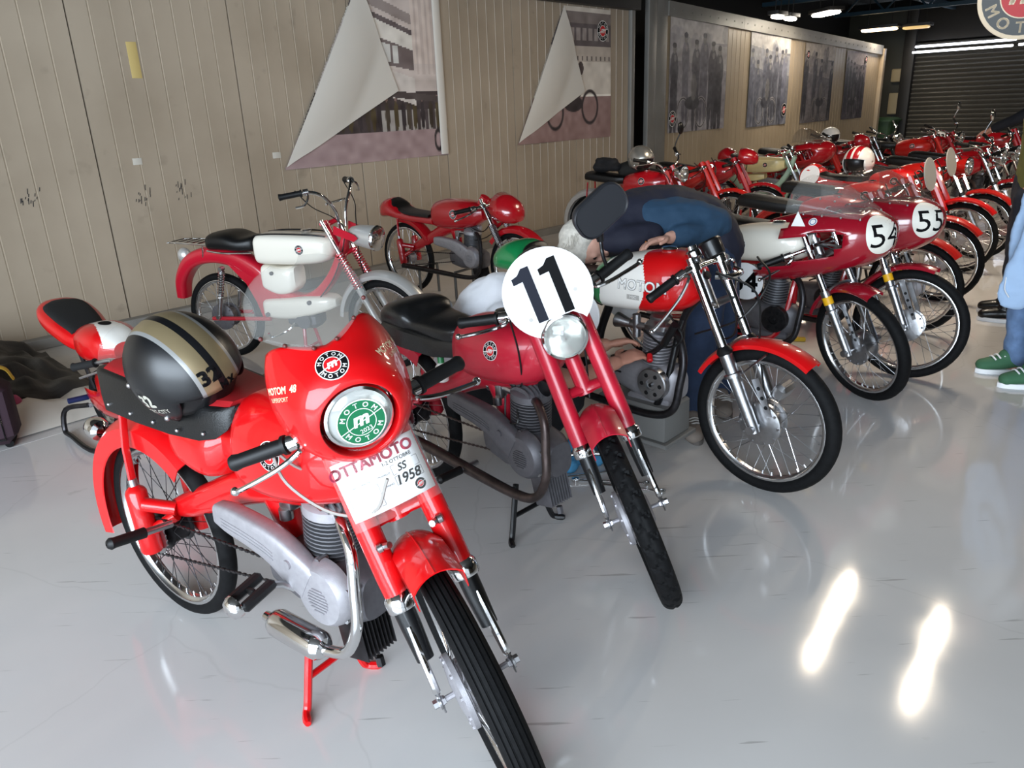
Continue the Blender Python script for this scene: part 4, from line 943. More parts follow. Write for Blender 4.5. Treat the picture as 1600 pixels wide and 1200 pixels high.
B.cables([[(.23, -.17, .90), (.20, -.12, .78), (.16, -.08, .66), (.09, -.03, .60)], [(.1, -.06, .55), (.13, -.09, .50), (.06, -.08, .49), (.03, -.05, .56)], [(.26, .1, .92), (.3, .08, .75), (.34, .05, .6)]], cable, .0035)
B2 = B

# ------------------------------------------------------------------ tricolour tank bike
def tri(x, y, z): return 0 if x > .075 + .05*math.sin((z - .7)*14) else (1 if x > -.105 - (.9-z)*.06 else 2)
B = Bike('motorcycle', 'stripped racing motorcycle with green, white and red tank and bare engine', (.576, 3.224), -45, 2, -2, xr=-.60, xf=.60, R=.305, rake=25)
B.wheel(False, .258, .028, hubm=steeld); B.wheel(True, .252, .033, hub='bigdrum', hubm=alloy)
B.fork_tele(top=.70, lat=.09, lowh=.31, gaiter=True, rs=.0185); B.fender(True, .322, 55, 150, .05, red1, crown=.014, skirt=.014)
q = MB()
for sg in (-1, 1): q.tube([(.60 + .02, sg*.05, .60), B.fp(.22, sg*.075, .04)], [.018, .012], 10, flat=.25)
B.b(q, 'fender_bracket', alloy, front=True, kind='stuff')
q = MB(); q.prism([(-.012, .0), (.012, 0), (.016, .16), (-.016, .16)], .006, B.fp(.02, -.052, .06), B.w, B.u); ta = B.b(q, 'torque_arm', alloy, front=True); q = MB()
for h in (.06, .10, .14): q.cyl(B.fp(h, -.055, .06), B.fp(h, -.0565, .06), .008, n=10)
B.b(q, 'arm_holes', blackp, ta, True, kind='stuff')
q = MB(); q.box(B.fp(.10, .02, .11), (.05, .10, .07), Matrix.Rotation(R_(30), 4, 'Y'), .015); B.b(q, 'air_scoop', alloy, front=True)
tank = B.loftx([(-.19, .74, .05, .09, .05, 2.6), (-.165, .745, .10, .125, .065, 2.7), (-.08, .755, .135, .145, .075, 2.7), (.06, .765, .142, .165, .08, 2.6), (.18, .775, .132, .165, .08, 2.5), (.26, .79, .10, .13, .07, 2.4), (.31, .81, .05, .08, .05, 2.2)], 'fuel_tank', [red1, white, green], 72, k=26, paint=tri)
q = MB(); q.lathe((.15, 0, .938), (0, 0, 1), [(0, .03), (.008, .034), (.014, .03), (.016, .002)], 24); B.b(q, 'fuel_cap', chrome, tank)
d_ = Decal((.105, -.14, .815), (0, -1, .15), (0, 0, 1), tank); d_.text('MOTOM', .060, mat('print_midgrey', '5a5856', .6), 1, bold=.045).text('MOTOM', .060, whitep, 2, bold=.012); d_.rect(.06, .02, greyp, 1, at=(-.035, -.05)).text('M3C', .017, whitep, 2, at=(-.035, -.05), bold=.02); d_.build('tank_lettering', tank)
B.loftx([(-.52, .80, .09, .03, .03, 3), (-.40, .785, .105, .035, .03, 3), (-.25, .785, .10, .04, .03, 3), (-.17, .80, .07, .035, .03, 3)], 'seat', leather, 24)
tl = B.loftx([(-.82, .80, .02, .02, .02, 2.4), (-.80, .81, .08, .05, .04, 2.6), (-.73, .82, .115, .085, .05, 2.6), (-.64, .82, .12, .095, .05, 2.6), (-.58, .81, .12, .06, .045, 2.8), (-.45, .775, .12, .02, .03, 4), (-.25, .755, .11, .015, .02, 4)], 'tail_unit', green, 28)
B.loftx([(-.62, .84, .07, .055, .02, 2.5), (-.585, .85, .09, .062, .02, 2.5), (-.55, .83, .08, .04, .02, 2.5)], 'back_pad', leather, 20)
for sg in (-1, 1): B.plate((-.20, sg*.145, .655), (0, sg, .05), .098, whitem, asp=1.0, name='side_plate')
B.tubes('frame', blackp, [([(.33, 0, .80), (.22, 0, .66), (.18, -.05, .40), (.12, -.06, .25)], .015), ([(.33, 0, .80), (.22, 0, .66), (.18, .05, .40), (.12, .06, .25)], .015), ([(.33, 0, .86), (.1, 0, .71), (-.15, 0, .69), (-.70, .07, .77)], .017), ([(-.15, 0, .69), (-.22, 0, .5), (-.2, 0, .33)], .02), ([(-.2, -.07, .35), (-.6, -.09, .305)], .014), ([(-.2, .07, .35), (-.6, .09, .305)], .014), ([(-.15, -.06, .69), (-.45, -.09, .76)], .012)])
B.spring_shock((-.56, .10, .33), (-.45, .10, .70)); B.engine_bare(.03, .01, .062, alloy, castal, castal, pipe=steeld); B.chain(-.06, -.05, .36, steeld)
q = MB(); q.box((.02, 0, .20), (.36, .20, .16), r=.01); q.box((.02, 0, .115), (.40, .24, .02), r=.004); B.b(q, 'support_box', mat('grey_box', '6f6e6b', .6))
q = MB(); q.tube(smooth_path([(-.1, -.06, .45), (.0, -.10, .50), (.12, -.10, .52), (.2, -.11, .58)], 5), .012, 8); q.tube([(.2, -.11, .58), (.27, -.14, .68)], .016, 10); B.b(q, 'loose_wiring', blackp)
q = MB(); q.lathe((.13, -.11, .52), (.3, -.4, -.4), [(0, .012), (.03, .013), (.035, .008)], 10); B.b(q, 'plug_cap', redp)
hb, pts = B.bars(h=.66, lat=.09, cl=.13, end=.275, back=.075, drop=.09, lever_drop=.10)
q = MB(); q.lathe(B.fp(.72, -.015, .055), (-.5, 0, .85), [(-.05, .03), (-.045, .042), (.0, .044), (.012, .046), (.02, .04), (.021, .002)], 24); B.b(q, 'rev_counter', blackp, front=True)
q = MB(); q.lathe(B.fp(.69, 0, -.04), B.u, [(0, .02), (.01, .034), (.03, .034), (.04, .022), (.055, .02), (.056, .002)], 20); q.tube(smooth_path([B.fp(.6, -.05, .05), B.fp(.58, -.02, .09), B.fp(.58, .06, .09), B.fp(.6, .09, .05)], 4), .012, 8); B.b(q, 'steering_nut', chrome, front=True)
B.cables([[(.45, -.13, .90), (.5, -.1, .78), (.48, -.05, .66), (.40, 0, .6)], [(.47, .12, .92), (.56, .05, .86), (.5, -.04, .72), (.3, -.04, .62)], [(.42, -.1, .9), (.55, -.03, .82), (.56, 0, .6), (.60, -.02, .42)], [(.2, -.08, .7), (.28, -.1, .62), (.2, -.09, .56), (.05, -.05, .6)]], cable, .0045)
B3 = B

# ------------------------------------------------------------------ two faired racers with cream number discs
def racer(label, loc, yaw, lean, steer, fm_, tankm, num, scr, xs=0):
    B = Bike('motorcycle', label, loc, yaw, lean, steer, xr=-.60, xf=.60, R=.30, rake=25, q=.85)
    B.wheel(False, .255, .028); B.wheel(True, .250, .031, hub='bigdrum', hubm=alloy)
    B.fork_tele(top=.66, lat=.088, lowh=.33, gaiter=False, band=yell); B.fender(True, .322, 72, 160, .05, fm_, crown=.014, skirt=.014)
    for sg in (-1, 1):
        q = MB(); q.prism([(-.010, .0), (.010, 0), (.014, .22), (-.014, .22)], .006, B.fp(.02, sg*.055, .05), B.w, B.u); ta = B.b(q, 'torque_arm', alloy, front=True); q = MB()
        for h in (.05, .09, .13, .17): q.cyl(B.fp(h, sg*.058, .05), B.fp(h, sg*.0595, .05), .008, n=10)
        B.b(q, 'arm_holes', blackp, ta, True, kind='stuff')
    tank = B.loftx([(-.28, .72, .06, .05, .05, 2.8), (-.26, .73, .10, .08, .06, 2.9), (-.15, .745, .125, .10, .07, 2.9), (-.02, .76, .135, .115, .075, 2.8), (.14, .77, .135, .115, .08, 2.8), (.25, .78, .11, .10, .07, 2.6), (.31, .79, .06, .06, .05, 2.4)], 'fuel_tank', tankm, 32)
    q = MB(); q.lathe((.12, 0, .883), (0, 0, 1), [(0, .03), (.008, .034), (.014, .03), (.016, .002)], 20); B.b(q, 'fuel_cap', chrome, tank)
    Decal((-.03, -.14, .785), (0, -1, .1), (0, 0, 1), tank).roundel(.033).build('badge', tank)
    B.loftx([(-.86, .77, .02, .03, .02, 2.4), (-.83, .78, .09, .07, .04, 2.6), (-.75, .79, .12, .10, .05, 2.6), (-.67, .78, .125, .08, .05, 2.6), (-.58, .75, .12, .03, .04, 3.5), (-.3, .74, .11, .02, .03, 4)], 'tail_unit', fm_, 24)
    B.loftx([(-.66, .80, .09, .05, .03, 3), (-.60, .78, .105, .03, .03, 3.5), (-.30, .76, .10, .03, .03, 3.5)], 'seat', leather, 20)
    B.tubes('frame', red3, [([(.33, 0, .78), (.24, 0, .64), (.2, -.05, .40), (.12, -.06, .27), (-.15, -.07, .27)], .014), ([(.33, 0, .78), (.24, 0, .64), (.2, .05, .40), (.12, .06, .27), (-.15, .07, .27)], .014), ([(.33, 0, .84), (.1, 0, .69), (-.15, 0, .68), (-.70, .07, .74)], .016), ([(-.15, 0, .69), (-.22, 0, .5), (-.2, 0, .33)], .02), ([(-.2, -.07, .35), (-.6, -.09, .30)], .014), ([(-.2, .07, .35), (-.6, .09, .30)], .014)])
    B.spring_shock((-.56, .10, .33), (-.45, .10, .68)); B.engine_bare(.06, .02, .062, steeld, fin, castdk, pipe=steeld)
    for sg in (-1, 1):
        p_ = B.plate((.02, sg*.16, .60), (0, sg, -.05), .10, whitem, name='side_plate')
        Decal((.02, sg*.163, .60), (0, sg, -.05), (0, 0, 1)).text(num, .15, blackm, 1, bold=.03).build('side_number', p_)
    fa = B.race_fairing(fm_, scr, num, xs=xs)
    hb, pts = B.bars(h=.56, lat=.088, cl=.12, end=.29, back=.14, drop=.06, lever_drop=.05)
    q = MB(); q.lathe((.40 + xs, 0, .93), (-.6, 0, .8), [(-.05, .03), (-.045, .042), (.012, .044), (.02, .04), (.021, .002)], 18); B.b(q, 'rev_counter', blackp)
    B.tubes('fairing_stays', alloy, [([(.36, -.02, .80), (.5, -.15, .82)], .007), ([(.36, .02, .80), (.5, .15, .82)], .007), ([(.33, 0, .86), (.56, 0, .88)], .008)], sm=False)
    B.cables([[(.36, -.12, .82), (.45, -.1, .78), (.4, -.05, .66), (.3, 0, .6)], [(.36, .12, .82), (.45, .1, .76), (.4, .03, .62)]], cable, .004)
    return B, fa
B4, fa4 = racer('white-tanked racer with dark red fairing and cream number disc, beside the bent man', (1.36, 4.14), -42, 2, -29, red4, ivory, '54', acryl)
d_ = Decal((.30, -.225, .95), (.1, -1, .35), (0, 0, 1), fa4); d_.poly([(-.035, -.025), (.035, -.025), (0, .04)], whitep, 1).text('S', .022, greyp, 2, at=(0, -.004)); d_.ring(.0005, .02, whitep, 1, at=(.065, .0)).ring(.012, .016, mat('print_blue', '2c4a8a', .4), 2, at=(.065, 0)); d_.build('stickers', fa4)
B5, fa5 = racer('dark red faired racer with cream number disc, nearest the jeans and green shoes', (1.80, 4.51), -50, -1, 8, red4, red4, '55', acryls)

# ------------------------------------------------------------------ red and white moped by the ribbed wall
B = Bike('moped', 'red moped with white tank, black seat and chrome luggage rack against ribbed wall', (-1.305, 4.79), -20, 1, -6, xr=-.60, xf=.60, R=.285, rake=27, group='classic motorcycles in the hall')
tag(B.root, B.root['label'], 'moped')
B.wheel(False, .238, .03, hub='bigdrum', hubm=castdk); B.wheel(True, .238, .03, hub='drum')
B.fork_spring(red6, mat('silver_paint', 'c8c6c2', .35, .5), top=.72, lat=.075, s0=.27, s1=.50, coil=mat('coil_red', 'a83038', .4, .3)); B.fender(True, .318, 30, 172, .05, mat('silver_paint', 'c8c6c2', .35, .5), crown=.022, skirt=.02)
# pressed body: rear mudguard flowing into the step-through beam
q = MB(); P = smooth_path([(-.93, .40, .05, .05), (-.90, .53, .06, .06), (-.80, .65, .065, .075), (-.64, .70, .066, .085), (-.46, .685, .066, .09), (-.30, .60, .06, .10), (-.17, .47, .055, .10), (-.02, .425, .05, .06), (.12, .46, .045, .05), (.25, .58, .042, .046), (.34, .74, .036, .04), (.38, .84, .03, .035)], 5); rings = []
for i, p in enumerate(P):
    t = unit(P[min(i+1, len(P)-1)][:2] - P[max(i-1, 0)][:2]); nn = V(-t[1], 0, t[0])
    rings.append(sring((p[0], 0, p[1]), V(0, 1, 0), nn, p[2], p[3]*.55, p[3]*.75, 3.2, 26))
q.loft(rings); fb = B.b(q, 'body', red6); fixn(fb)
for sg in (-1, 1):
    q = MB(); q.prism([(-.22, .52), (-.30, .62), (-.50, .66), (-.36, .52), (-.30, .40), (-.27, .30), (-.15, .30), (-.10, .42)], .012, (0, sg*.052, 0)); B.b(q, 'side_panel', red6)
B.spring_shock((-.58, .10, .30), (-.50, .095, .62), alloy, chrome)
B.tubes('swing_arm', red6, [([(-.64, -.09, .285), (-.2, -.075, .30)], .014), ([(-.64, .09, .285), (-.2, .075, .30)], .014)], sm=False)
tank = B.loftx([(-.235, .745, .08, .05, .07, 4), (-.225, .75, .105, .075, .095, 4), (-.18, .755, .115, .085, .105, 4), (.0, .755, .118, .085, .105, 4), (.18, .76, .112, .075, .10, 3.6), (.26, .765, .095, .06, .085, 3), (.30, .77, .05, .035, .05, 2.6)], 'fuel_tank', ivory, 32)
B.tubes('tank_trim', blackp, [([(-.23, -.075, .83), (-.1, -.085, .842), (.15, -.08, .84), (.26, -.05, .825)], .005), ([(-.23, .075, .83), (-.1, .085, .842), (.15, .08, .84), (.26, .05, .825)], .005)], par=tank)
q = MB(); q.lathe((.10, 0, .84), (0, 0, 1), [(0, .03), (.015, .034), (.022, .03), (.024, .002)], 20); B.b(q, 'fuel_cap', chrome, tank)
Decal((.11, -.12, .755), (0, -1, 0), (0, 0, 1), tank).roundel(.030).build('badge', tank)
bx = B.loftx([(-.23, .56, .06, .075, .06, 4), (-.21, .56, .085, .085, .075, 4), (-.12, .545, .09, .09, .09, 4), (-.03, .56, .085, .08, .09, 4), (.01, .575, .06, .06, .07, 4)], 'tool_box', ivory, 24)
q = MB(); q.cyl((-.13, -.09, .60), (-.13, -.10, .60), .012, n=14); B.b(q, 'box_knob', castdk, bx)
sh = B.loftx([(-.25, .36, .03, .03, .05, 4), (-.23, .37, .085, .055, .07, 4), (-.05, .375, .10, .065, .075, 4), (.10, .39, .10, .065, .06, 4), (.22, .41, .08, .045, .045, 4), (.27, .42, .04, .02, .03, 4)], 'engine_shroud', ivory, 24)
q = MB()
for x, z in ((-.20, .335), (.12, .425)): q.cyl((x, -.095, z), (x, -.108, z), .014, n=14)
B.b(q, 'shroud_knobs', castdk, sh, kind='stuff')
q = MB(); q.box((.02, 0, .30), (.22, .14, .11), r=.03); q.cyl((.05, -.06, .30), (.05, -.09, .30), .05, n=20); B.b(q, 'engine', castdk)
B.stand(.02, .26, red6); q = MB(); q.tube(smooth_path([(-.02, -.08, .28), (-.06, -.12, .24), (-.16, -.14, .20), (-.17, -.16, .23)], 4), .008, 8); B.b(q, 'kick_lever', chrome)
seat = B.loftx([(-.59, .77, .08, .04, .05, 3), (-.56, .785, .125, .055, .055, 3), (-.44, .79, .14, .06, .06, 3), (-.34, .775, .13, .045, .05, 3), (-.26, .775, .10, .05, .05, 3), (-.235, .775, .07, .04, .04, 3)], 'seat', leather, 28)
B.tubes('seat_trim', chrome, [([(-.57, -.115, .735), (-.44, -.135, .728), (-.25, -.10, .725)], .006), ([(-.57, .115, .735), (-.44, .135, .728), (-.25, .10, .725)], .006)], par=seat)
rk = [([(-.56, sg*.09, .765), (-.75, sg*.09, .775), (-.90, sg*.07, .775)], .006) for sg in (-1, 1)] + [([(-.60 - .06*k, -.09, .775), (-.60 - .06*k, .09, .775)], .005) for k in range(6)] + [([(-.62, sg*.09, .77), (-.66, sg*.06, .68)], .005) for sg in (-1, 1)]
B.tubes('luggage_rack', chrome, rk)
q = MB(); q.sphere((-.86, 0, .68), (.045, .04, .05), 16, 10); B.b(q, 'tail_lamp', mat('silver_paint', 'c8c6c2', .35, .5))
q = MB(); q.lathe((.50, 0, .83), (1, 0, -.12), [(-.09, .02), (-.07, .045), (-.02, .062), (.06, .07), (.10, .072)], 28); hl = B.b(q, 'headlight', mat('silver_paint', 'c8c6c2', .35, .5), front=True); q = MB(); q.lathe((.60, 0, .818), (1, 0, -.12), [(-.01, .072), (0, .077), (.012, .073), (.02, .05), (.023, .002)], 28); B.b(q, 'headlight_rim', chrome, hl, True)
for sg in (-1, 1):
    q = MB(); q.prism([(-.10, .05), (.04, .0), (.06, -.02), (.03, -.04), (-.11, -.0)], .006, V(.46, sg*.075, .85)); B.b(q, 'lamp_bracket', red6, front=True)
q = MB(); pts6 = {}
for sg in (-1, 1): q.tube(smooth_path([(.37, sg*.03, .88), (.37, sg*.05, .98), (.36, sg*.13, 1.08), (.32, sg*.20, 1.115), (.27, sg*.25, 1.11)], 5), .0105, 10)
q.tube([(.35, -.10, 1.03), (.35, .10, 1.03)], .007, 8); hb = B.b(q, 'handlebar', chrome, front=True)
for sg in (-1, 1):
    g0, g1 = V(.29, sg*.235, 1.115), V(.205, sg*.31, 1.105); d = unit(g1 - g0); q = MB(); q.lathe(g0, d, [(-.01, .012), (-.008, .021), (0, .021), (.002, .0165), (.10, .017), (.12, .02), (.124, .003)], 14); B.b(q, 'grip', grip_m, hb, True)
    q = MB(); q.lathe(g0 - d*.045, d, [(0, .012), (0, .02), (.03, .02), (.03, .012)], 12); q.tube(smooth_path([g0 - d*.03, g0 + V(.05, 0, -.02), g0 + V(.04, sg*.03, -.06), g0 + V(.0, sg*.06, -.07)], 4), .006, 8); B.b(q, 'lever', chrome, hb, True)
B.cables([[(.24, -.26, 1.12), (.30, -.2, 1.02), (.36, -.08, .94), (.40, -.05, .85), (.30, -.05, .6), (.15, -.06, .42)], [(.24, .26, 1.12), (.34, .2, 1.0), (.42, .06, .9), (.44, .04, .6), (.58, .06, .3)]], cable, .0035)
B6 = B

# ------------------------------------------------------------------ red cafe racer propped by the wall
B = Bike('motorcycle', 'small red racer with humped tail seat and short nose cowl, propped by the wall', (-.36, 6.364), -40, 1, -4, xr=-.65, xf=.60, R=.305, q=.7)
B.wheel(False, .262, .026, rimm=chrome); B.wheel(True, .258, .026, rimm=chrome); B.fork_spring(red3, alloy, top=.62, lat=.08, s0=.24, s1=.40); B.pressed_frame(red3); B.fender(True, .335, 30, 140, .05, red3); B.fender(False, .345, 30, 100, .055, red3)
B.engine_duct(dx=.02, case=castal, duct=castal, silencer=False, pipe=steeld); B.chain(-.06, .02, .37)
tank = B.loftx([(-.26, .68, .06, .08, .06, 2.6), (-.22, .70, .11, .11, .10, 2.6), (-.10, .71, .135, .125, .12, 2.6), (.06, .72, .135, .115, .12, 2.5), (.20, .73, .11, .09, .10, 2.4), (.29, .74, .06, .06, .06, 2.2)], 'fuel_tank', red3, 28)
Decal((.05, -.14, .73), (0, -1, .05), (0, 0, 1), tank).roundel(.036).build('badge', tank)
B.loftx([(-.88, .69, .03, .04, .03, 2.6), (-.86, .70, .10, .09, .05, 2.8), (-.76, .71, .13, .11, .05, 2.8), (-.68, .70, .13, .07, .05, 3), (-.55, .68, .12, .02, .04, 4), (-.22, .66, .11, .02, .04, 4)], 'tail_unit', red3, 24)
B.loftx([(-.74, .75, .09, .07, .03, 2.6), (-.69, .73, .105, .06, .03, 3), (-.60, .70, .10, .03, .03, 3.5), (-.28, .685, .09, .02, .03, 3.5)], 'seat', leather, 20)
q = MB(); rings = [sring(V(x, 0, z), V(0, 1, 0), V(0, 0, 1), a, u_, d_, 2.1, 28) for x, z, a, u_, d_ in ((.655, .735, .02, .02, .02), (.645, .74, .06, .06, .05), (.61, .75, .10, .09, .075), (.54, .765, .13, .115, .095), (.46, .785, .14, .12, .10))]
q.loft(rings, (1, 0)); c_ = B.b(q, 'nose_cowl', red3, front=True); fixn(c_); so = c_.modifiers.new('s', 'SOLIDIFY'); so.thickness = .004
B.bars(h=.56, lat=.085, cl=.13, end=.30, back=.10, drop=.02); q = MB(); q.lathe((.45, 0, .83), (-.6, 0, .8), [(-.04, .03), (.012, .04), (.02, .036), (.021, .002)], 18); B.b(q, 'rev_counter', blackp, front=True)
B.cables([[(.36, -.15, .84), (.42, -.1, .72), (.3, -.06, .6), (.12, -.03, .62)], [(.36, .12, .84), (.44, .06, .7), (.3, -.02, .55), (.1, -.05, .5), (.08, -.08, .42)]], cable, .004)
for x_ in (-.42, .0):
    for y_ in (-.11, .11): B.tubes('stand_post', mat('grey_steel', '6a6864', .5, .6), [([(x_, y_, .25), (x_, y_, .0)], .012)], sm=False)
    B.tubes('stand_bar', MATS['grey_steel'], [([(x_, -.11, .25), (x_, .11, .25)], .011)], sm=False)
B7 = B

# ------------------------------------------------------------------ the rows of classic bikes further back
def classic(label, loc, yaw=-43, lean=3, steer=-15, paint=None, tankm=None, fork='sleeve', nose='lamp', seatm=None, bar='low', fend=True, fendm=None, rear=None, tail='seat', plate=False, mirror=False, q=.45, num=None, framem=None, screen=False, rack=False, engine='duct'):
    paint = paint or red5; tankm = tankm or paint; fendm = fendm or paint
    B = Bike('motorcycle', label, loc, yaw, lean, steer, xr=-.62, xf=.60, R=.30, q=q)
    B.wheel(False, .256, .027, rimm=chrome); B.wheel(True, .256, .027, rimm=chrome)
    if fork == 'sleeve': B.fork_sleeve(paint, top=.68)
    elif fork == 'tele': B.fork_tele(top=.70, yokem=paint, gaiter=True)
    else: B.fork_spring(paint, alloy, top=.68, s0=.22, s1=.40)
    if framem is None: B.pressed_frame(paint)
    else: B.tubes('frame', framem, [([(.33, 0, .80), (.22, 0, .66), (.18, 0, .40), (.0, 0, .27), (-.2, 0, .3)], .018), ([(.33, 0, .86), (.1, 0, .69), (-.15, 0, .66), (-.70, 0, .70)], .02), ([(-.2, 0, .35), (-.62, .07, .30)], .018), ([(-.45, .08, .68), (-.58, .09, .32)], .018), ([(-.45, -.08, .68), (-.58, -.09, .32)], .018)])
    if fend: B.fender(True, .33, 42, 150, .044, fendm, crown=.016, skirt=.012)
    B.fender(False, .345, 40, 190, .06, rear or fendm, crown=.025, skirt=.04)
    B.engine_duct() if engine == 'duct' else B.engine_bare(.03, .01, .06)
    tank = B.loftx([(-.20, .70, .05, .07, .05, 2.5), (-.17, .71, .10, .11, .08, 2.5), (-.05, .72, .125, .135, .10, 2.5), (.08, .73, .125, .135, .10, 2.5), (.20, .74, .10, .105, .08, 2.4), (.28, .76, .05, .06, .05, 2.2)], 'fuel_tank', tankm, 24, paint=(lambda x, y, z: 0 if z > .735 + x*.1 else 1) if isinstance(tankm, list) else None)
    q_ = MB(); q_.lathe((.05, 0, .86), (0, 0, 1), [(0, .028), (.012, .032), (.02, .002)], 14); B.b(q_, 'fuel_cap', chrome, tank)
    for sg in (-1,): Decal((.05, sg*.13, .775), (0, sg, .1), (0, 0, 1), tank).roundel(.034, detail=False).build('badge', tank)
    if tail == 'seat': B.loftx([(-.66, .79, .07, .04, .03, 3), (-.62, .80, .11, .05, .04, 3), (-.45, .79, .115, .045, .05, 3), (-.28, .775, .10, .04, .05, 3), (-.19, .775, .07, .03, .04, 3)], 'seat', seatm or leather, 20)
    else:
        tu = B.loftx([(-.86, .76, .02, .03, .02, 2.4), (-.83, .77, .09, .08, .04, 2.6), (-.74, .78, .125, .12, .05, 2.6), (-.66, .77, .13, .09, .05, 2.6), (-.58, .75, .12, .03, .04, 3.5), (-.2, .73, .10, .02, .03, 4)], 'tail_unit', paint, 20)
        B.loftx([(-.67, .80, .10, .07, .03, 3), (-.60, .78, .105, .03, .03, 3.5), (-.24, .76, .09, .03, .03, 3.5)], 'seat', leather, 16)
        if tail == 'disc':
            p_ = B.plate((-.71, -.135, .80), (-.2, -1, .45), .10, whitem, name='side_plate')
            if num: Decal(V(-.71, -.135, .80) + unit(V(-.2, -1, .45))*.005, (-.2, -1, .45), (0, 0, 1)).text(num, .14, blackm, 1, bold=.03).build('race_number', p_)
    H = V(.40, 0, .84); D = unit(V(1, 0, .02))
    if nose == 'lamp': B.headlight(H + D*.04, D, .075, paint, None, .13)
    elif nose == 'chrome': B.headlight(H + D*.06, D, .08, chrome, None, .13)
    elif nose == 'cowl':
        q_ = MB(); q_.loft([sring(V(x, 0, z), V(0, 1, 0), V(0, 0, 1), a, u_, d_, 2.1, 20) for x, z, a, u_, d_ in ((.535, .88, .02, .02, .02), (.525, .885, .055, .055, .045), (.485, .895, .085, .08, .07), (.42, .905, .108, .095, .08), (.35, .91, .115, .095, .08))], (1, 0)); c_ = B.b(q_, 'nose_cowl', paint, front=True); fixn(c_); so = c_.modifiers.new('s', 'SOLIDIFY'); so.thickness = .004
    elif nose == 'fairing': B.race_fairing(paint, acryls)
    if plate: B.plate(B.fp(.60, 0, .15) + V(0, 0, .03), (1, 0, .2), .12, mat('plate_grey', 'b6b1aa', .5), front=True)
    if bar == 'low': hb, pts = B.bars(h=.62, end=.32, back=.06, drop=.02)
    else: hb, pts = B.bars(h=.66, cl=.18, end=.36, back=.16, drop=-.02, rise=.12)
    if mirror:
        a = pts[1][1]; q_ = MB(); q_.tube(smooth_path([a, a + V(.02, .01, .07), a + V(.05, .03, .14)], 3), .006, 6); q_.sphere(a + V(.05, .04, .19), (.02, .05, .06), 14, 8); B.b(q_, 'mirror', blackp if mirror == 1 else chrome, hb, True)
    B.cables([[(.28, -.2, .92), (.36, -.12, .8), (.3, -.04, .65), (.1, -.03, .6)], [(.28, .2, .92), (.38, .1, .8), (.34, .03, .62)]], cable, .005)
    B.stand(.04, .2)
    return B
# row against the wall, seen from the near end
R1 = classic('dark red motorcycle with silver rear mudguard and chrome headlight, under the silver helmet', (1.44, 8.06), -40, paint=red3, fendm=mat('silver_paint', 'c8c6c2', .35, .5), nose='chrome', bar='high', mirror=1, steer=-5)
R2 = classic('orange-red motorcycle with plain fork and orange front mudguard, between silver helmet and cream moped', (1.90, 8.50), -40, paint=red5, nose=None, bar='low', steer=6)
R3 = classic('dark red motorcycle with small square nose cowl, just left of the cream tank', (2.36, 8.95), -40, paint=red3, nose='cowl', steer=8)
R5 = classic('red motorcycle with rounded red fairing turned to the wall, right of the mint moped', (3.62, 10.35), -42, paint=red3, nose='fairing', tail='hump')
R6 = classic('orange-red motorcycle with slanted red fork and orange mudguard, right of the mint moped', (4.16, 10.88), -42, paint=red5, nose=None, bar='high', steer=10)
R7 = classic('red motorcycle with small nose cowl, behind the red and white dome', (4.55, 11.1), -42, paint=red3, nose='cowl', steer=10)
R8 = classic('motorcycle with red and cream two-tone tank and chrome bars, under the white helmet', (5.05, 11.55), -42, paint=steeld, tankm=[red3, ivory], fork='tele', framem=blackp, nose=None, bar='high', steer=0, engine='bare')
R9 = classic('black motorcycle with chrome trim, in front of the green bin', (5.75, 12.5), -42, paint=blackp, tankm=blackp, framem=blackp, nose='chrome', bar='high', engine='bare')
R10 = classic('red motorcycle with tall red fork, beside the black one by the shutter', (6.0, 11.7), -42, paint=red5, nose=None, bar='high', steer=20)
R11 = classic('red racer with white disc 23 on its tail, in front of the shutter', (7.72, 12.6), -50, paint=red3, nose=None, tail='disc', num='23', steer=0)
R12 = classic('red motorcycle with chrome mirror on a long stalk, before the shutter', (6.6, 12.35), -43, paint=red3, nose='chrome', mirror=2, bar='high')
# front row carried on beyond the two racers
A1 = classic('red motorcycle with long black seat and orange-red mudguard, just behind the faired racers', (2.24, 5.34), -46, paint=red5, nose=None, tail='seat', lean=2, steer=0, q=.55)
A2 = classic('red motorcycle with grey number plate on its fork, second behind the faired racers', (2.82, 6.10), -46, paint=red5, nose=None, plate=True, lean=2, steer=0, q=.55)
A3 = classic('red motorcycle with humped tail and white side disc, third behind the faired racers', (3.50, 7.05), -46, paint=red1, nose=None, tail='disc', plate=True, lean=2, steer=0, q=.5)
A4 = classic('red motorcycle with red headlight shell and telescopic fork, near the olive shirt', (4.0, 7.60), -46, paint=red5, fork='tele', nose='lamp', steer=-4, framem=red5, engine='bare', lean=2)
A5 = classic('dark red motorcycle with big chrome headlight and long mudguard, near the olive shirt', (4.75, 8.35), -46, paint=red3, fork='tele', nose='chrome', steer=-4, framem=blackp, bar='high', engine='bare', lean=2, mirror=2)
A6 = classic('motorcycle with white and red tank and chrome headlight, under the reaching hand', (5.3, 8.95), -46, paint=red3, tankm=[red3, ivory], fork='tele', nose='chrome', framem=blackp, bar='high', engine='bare')

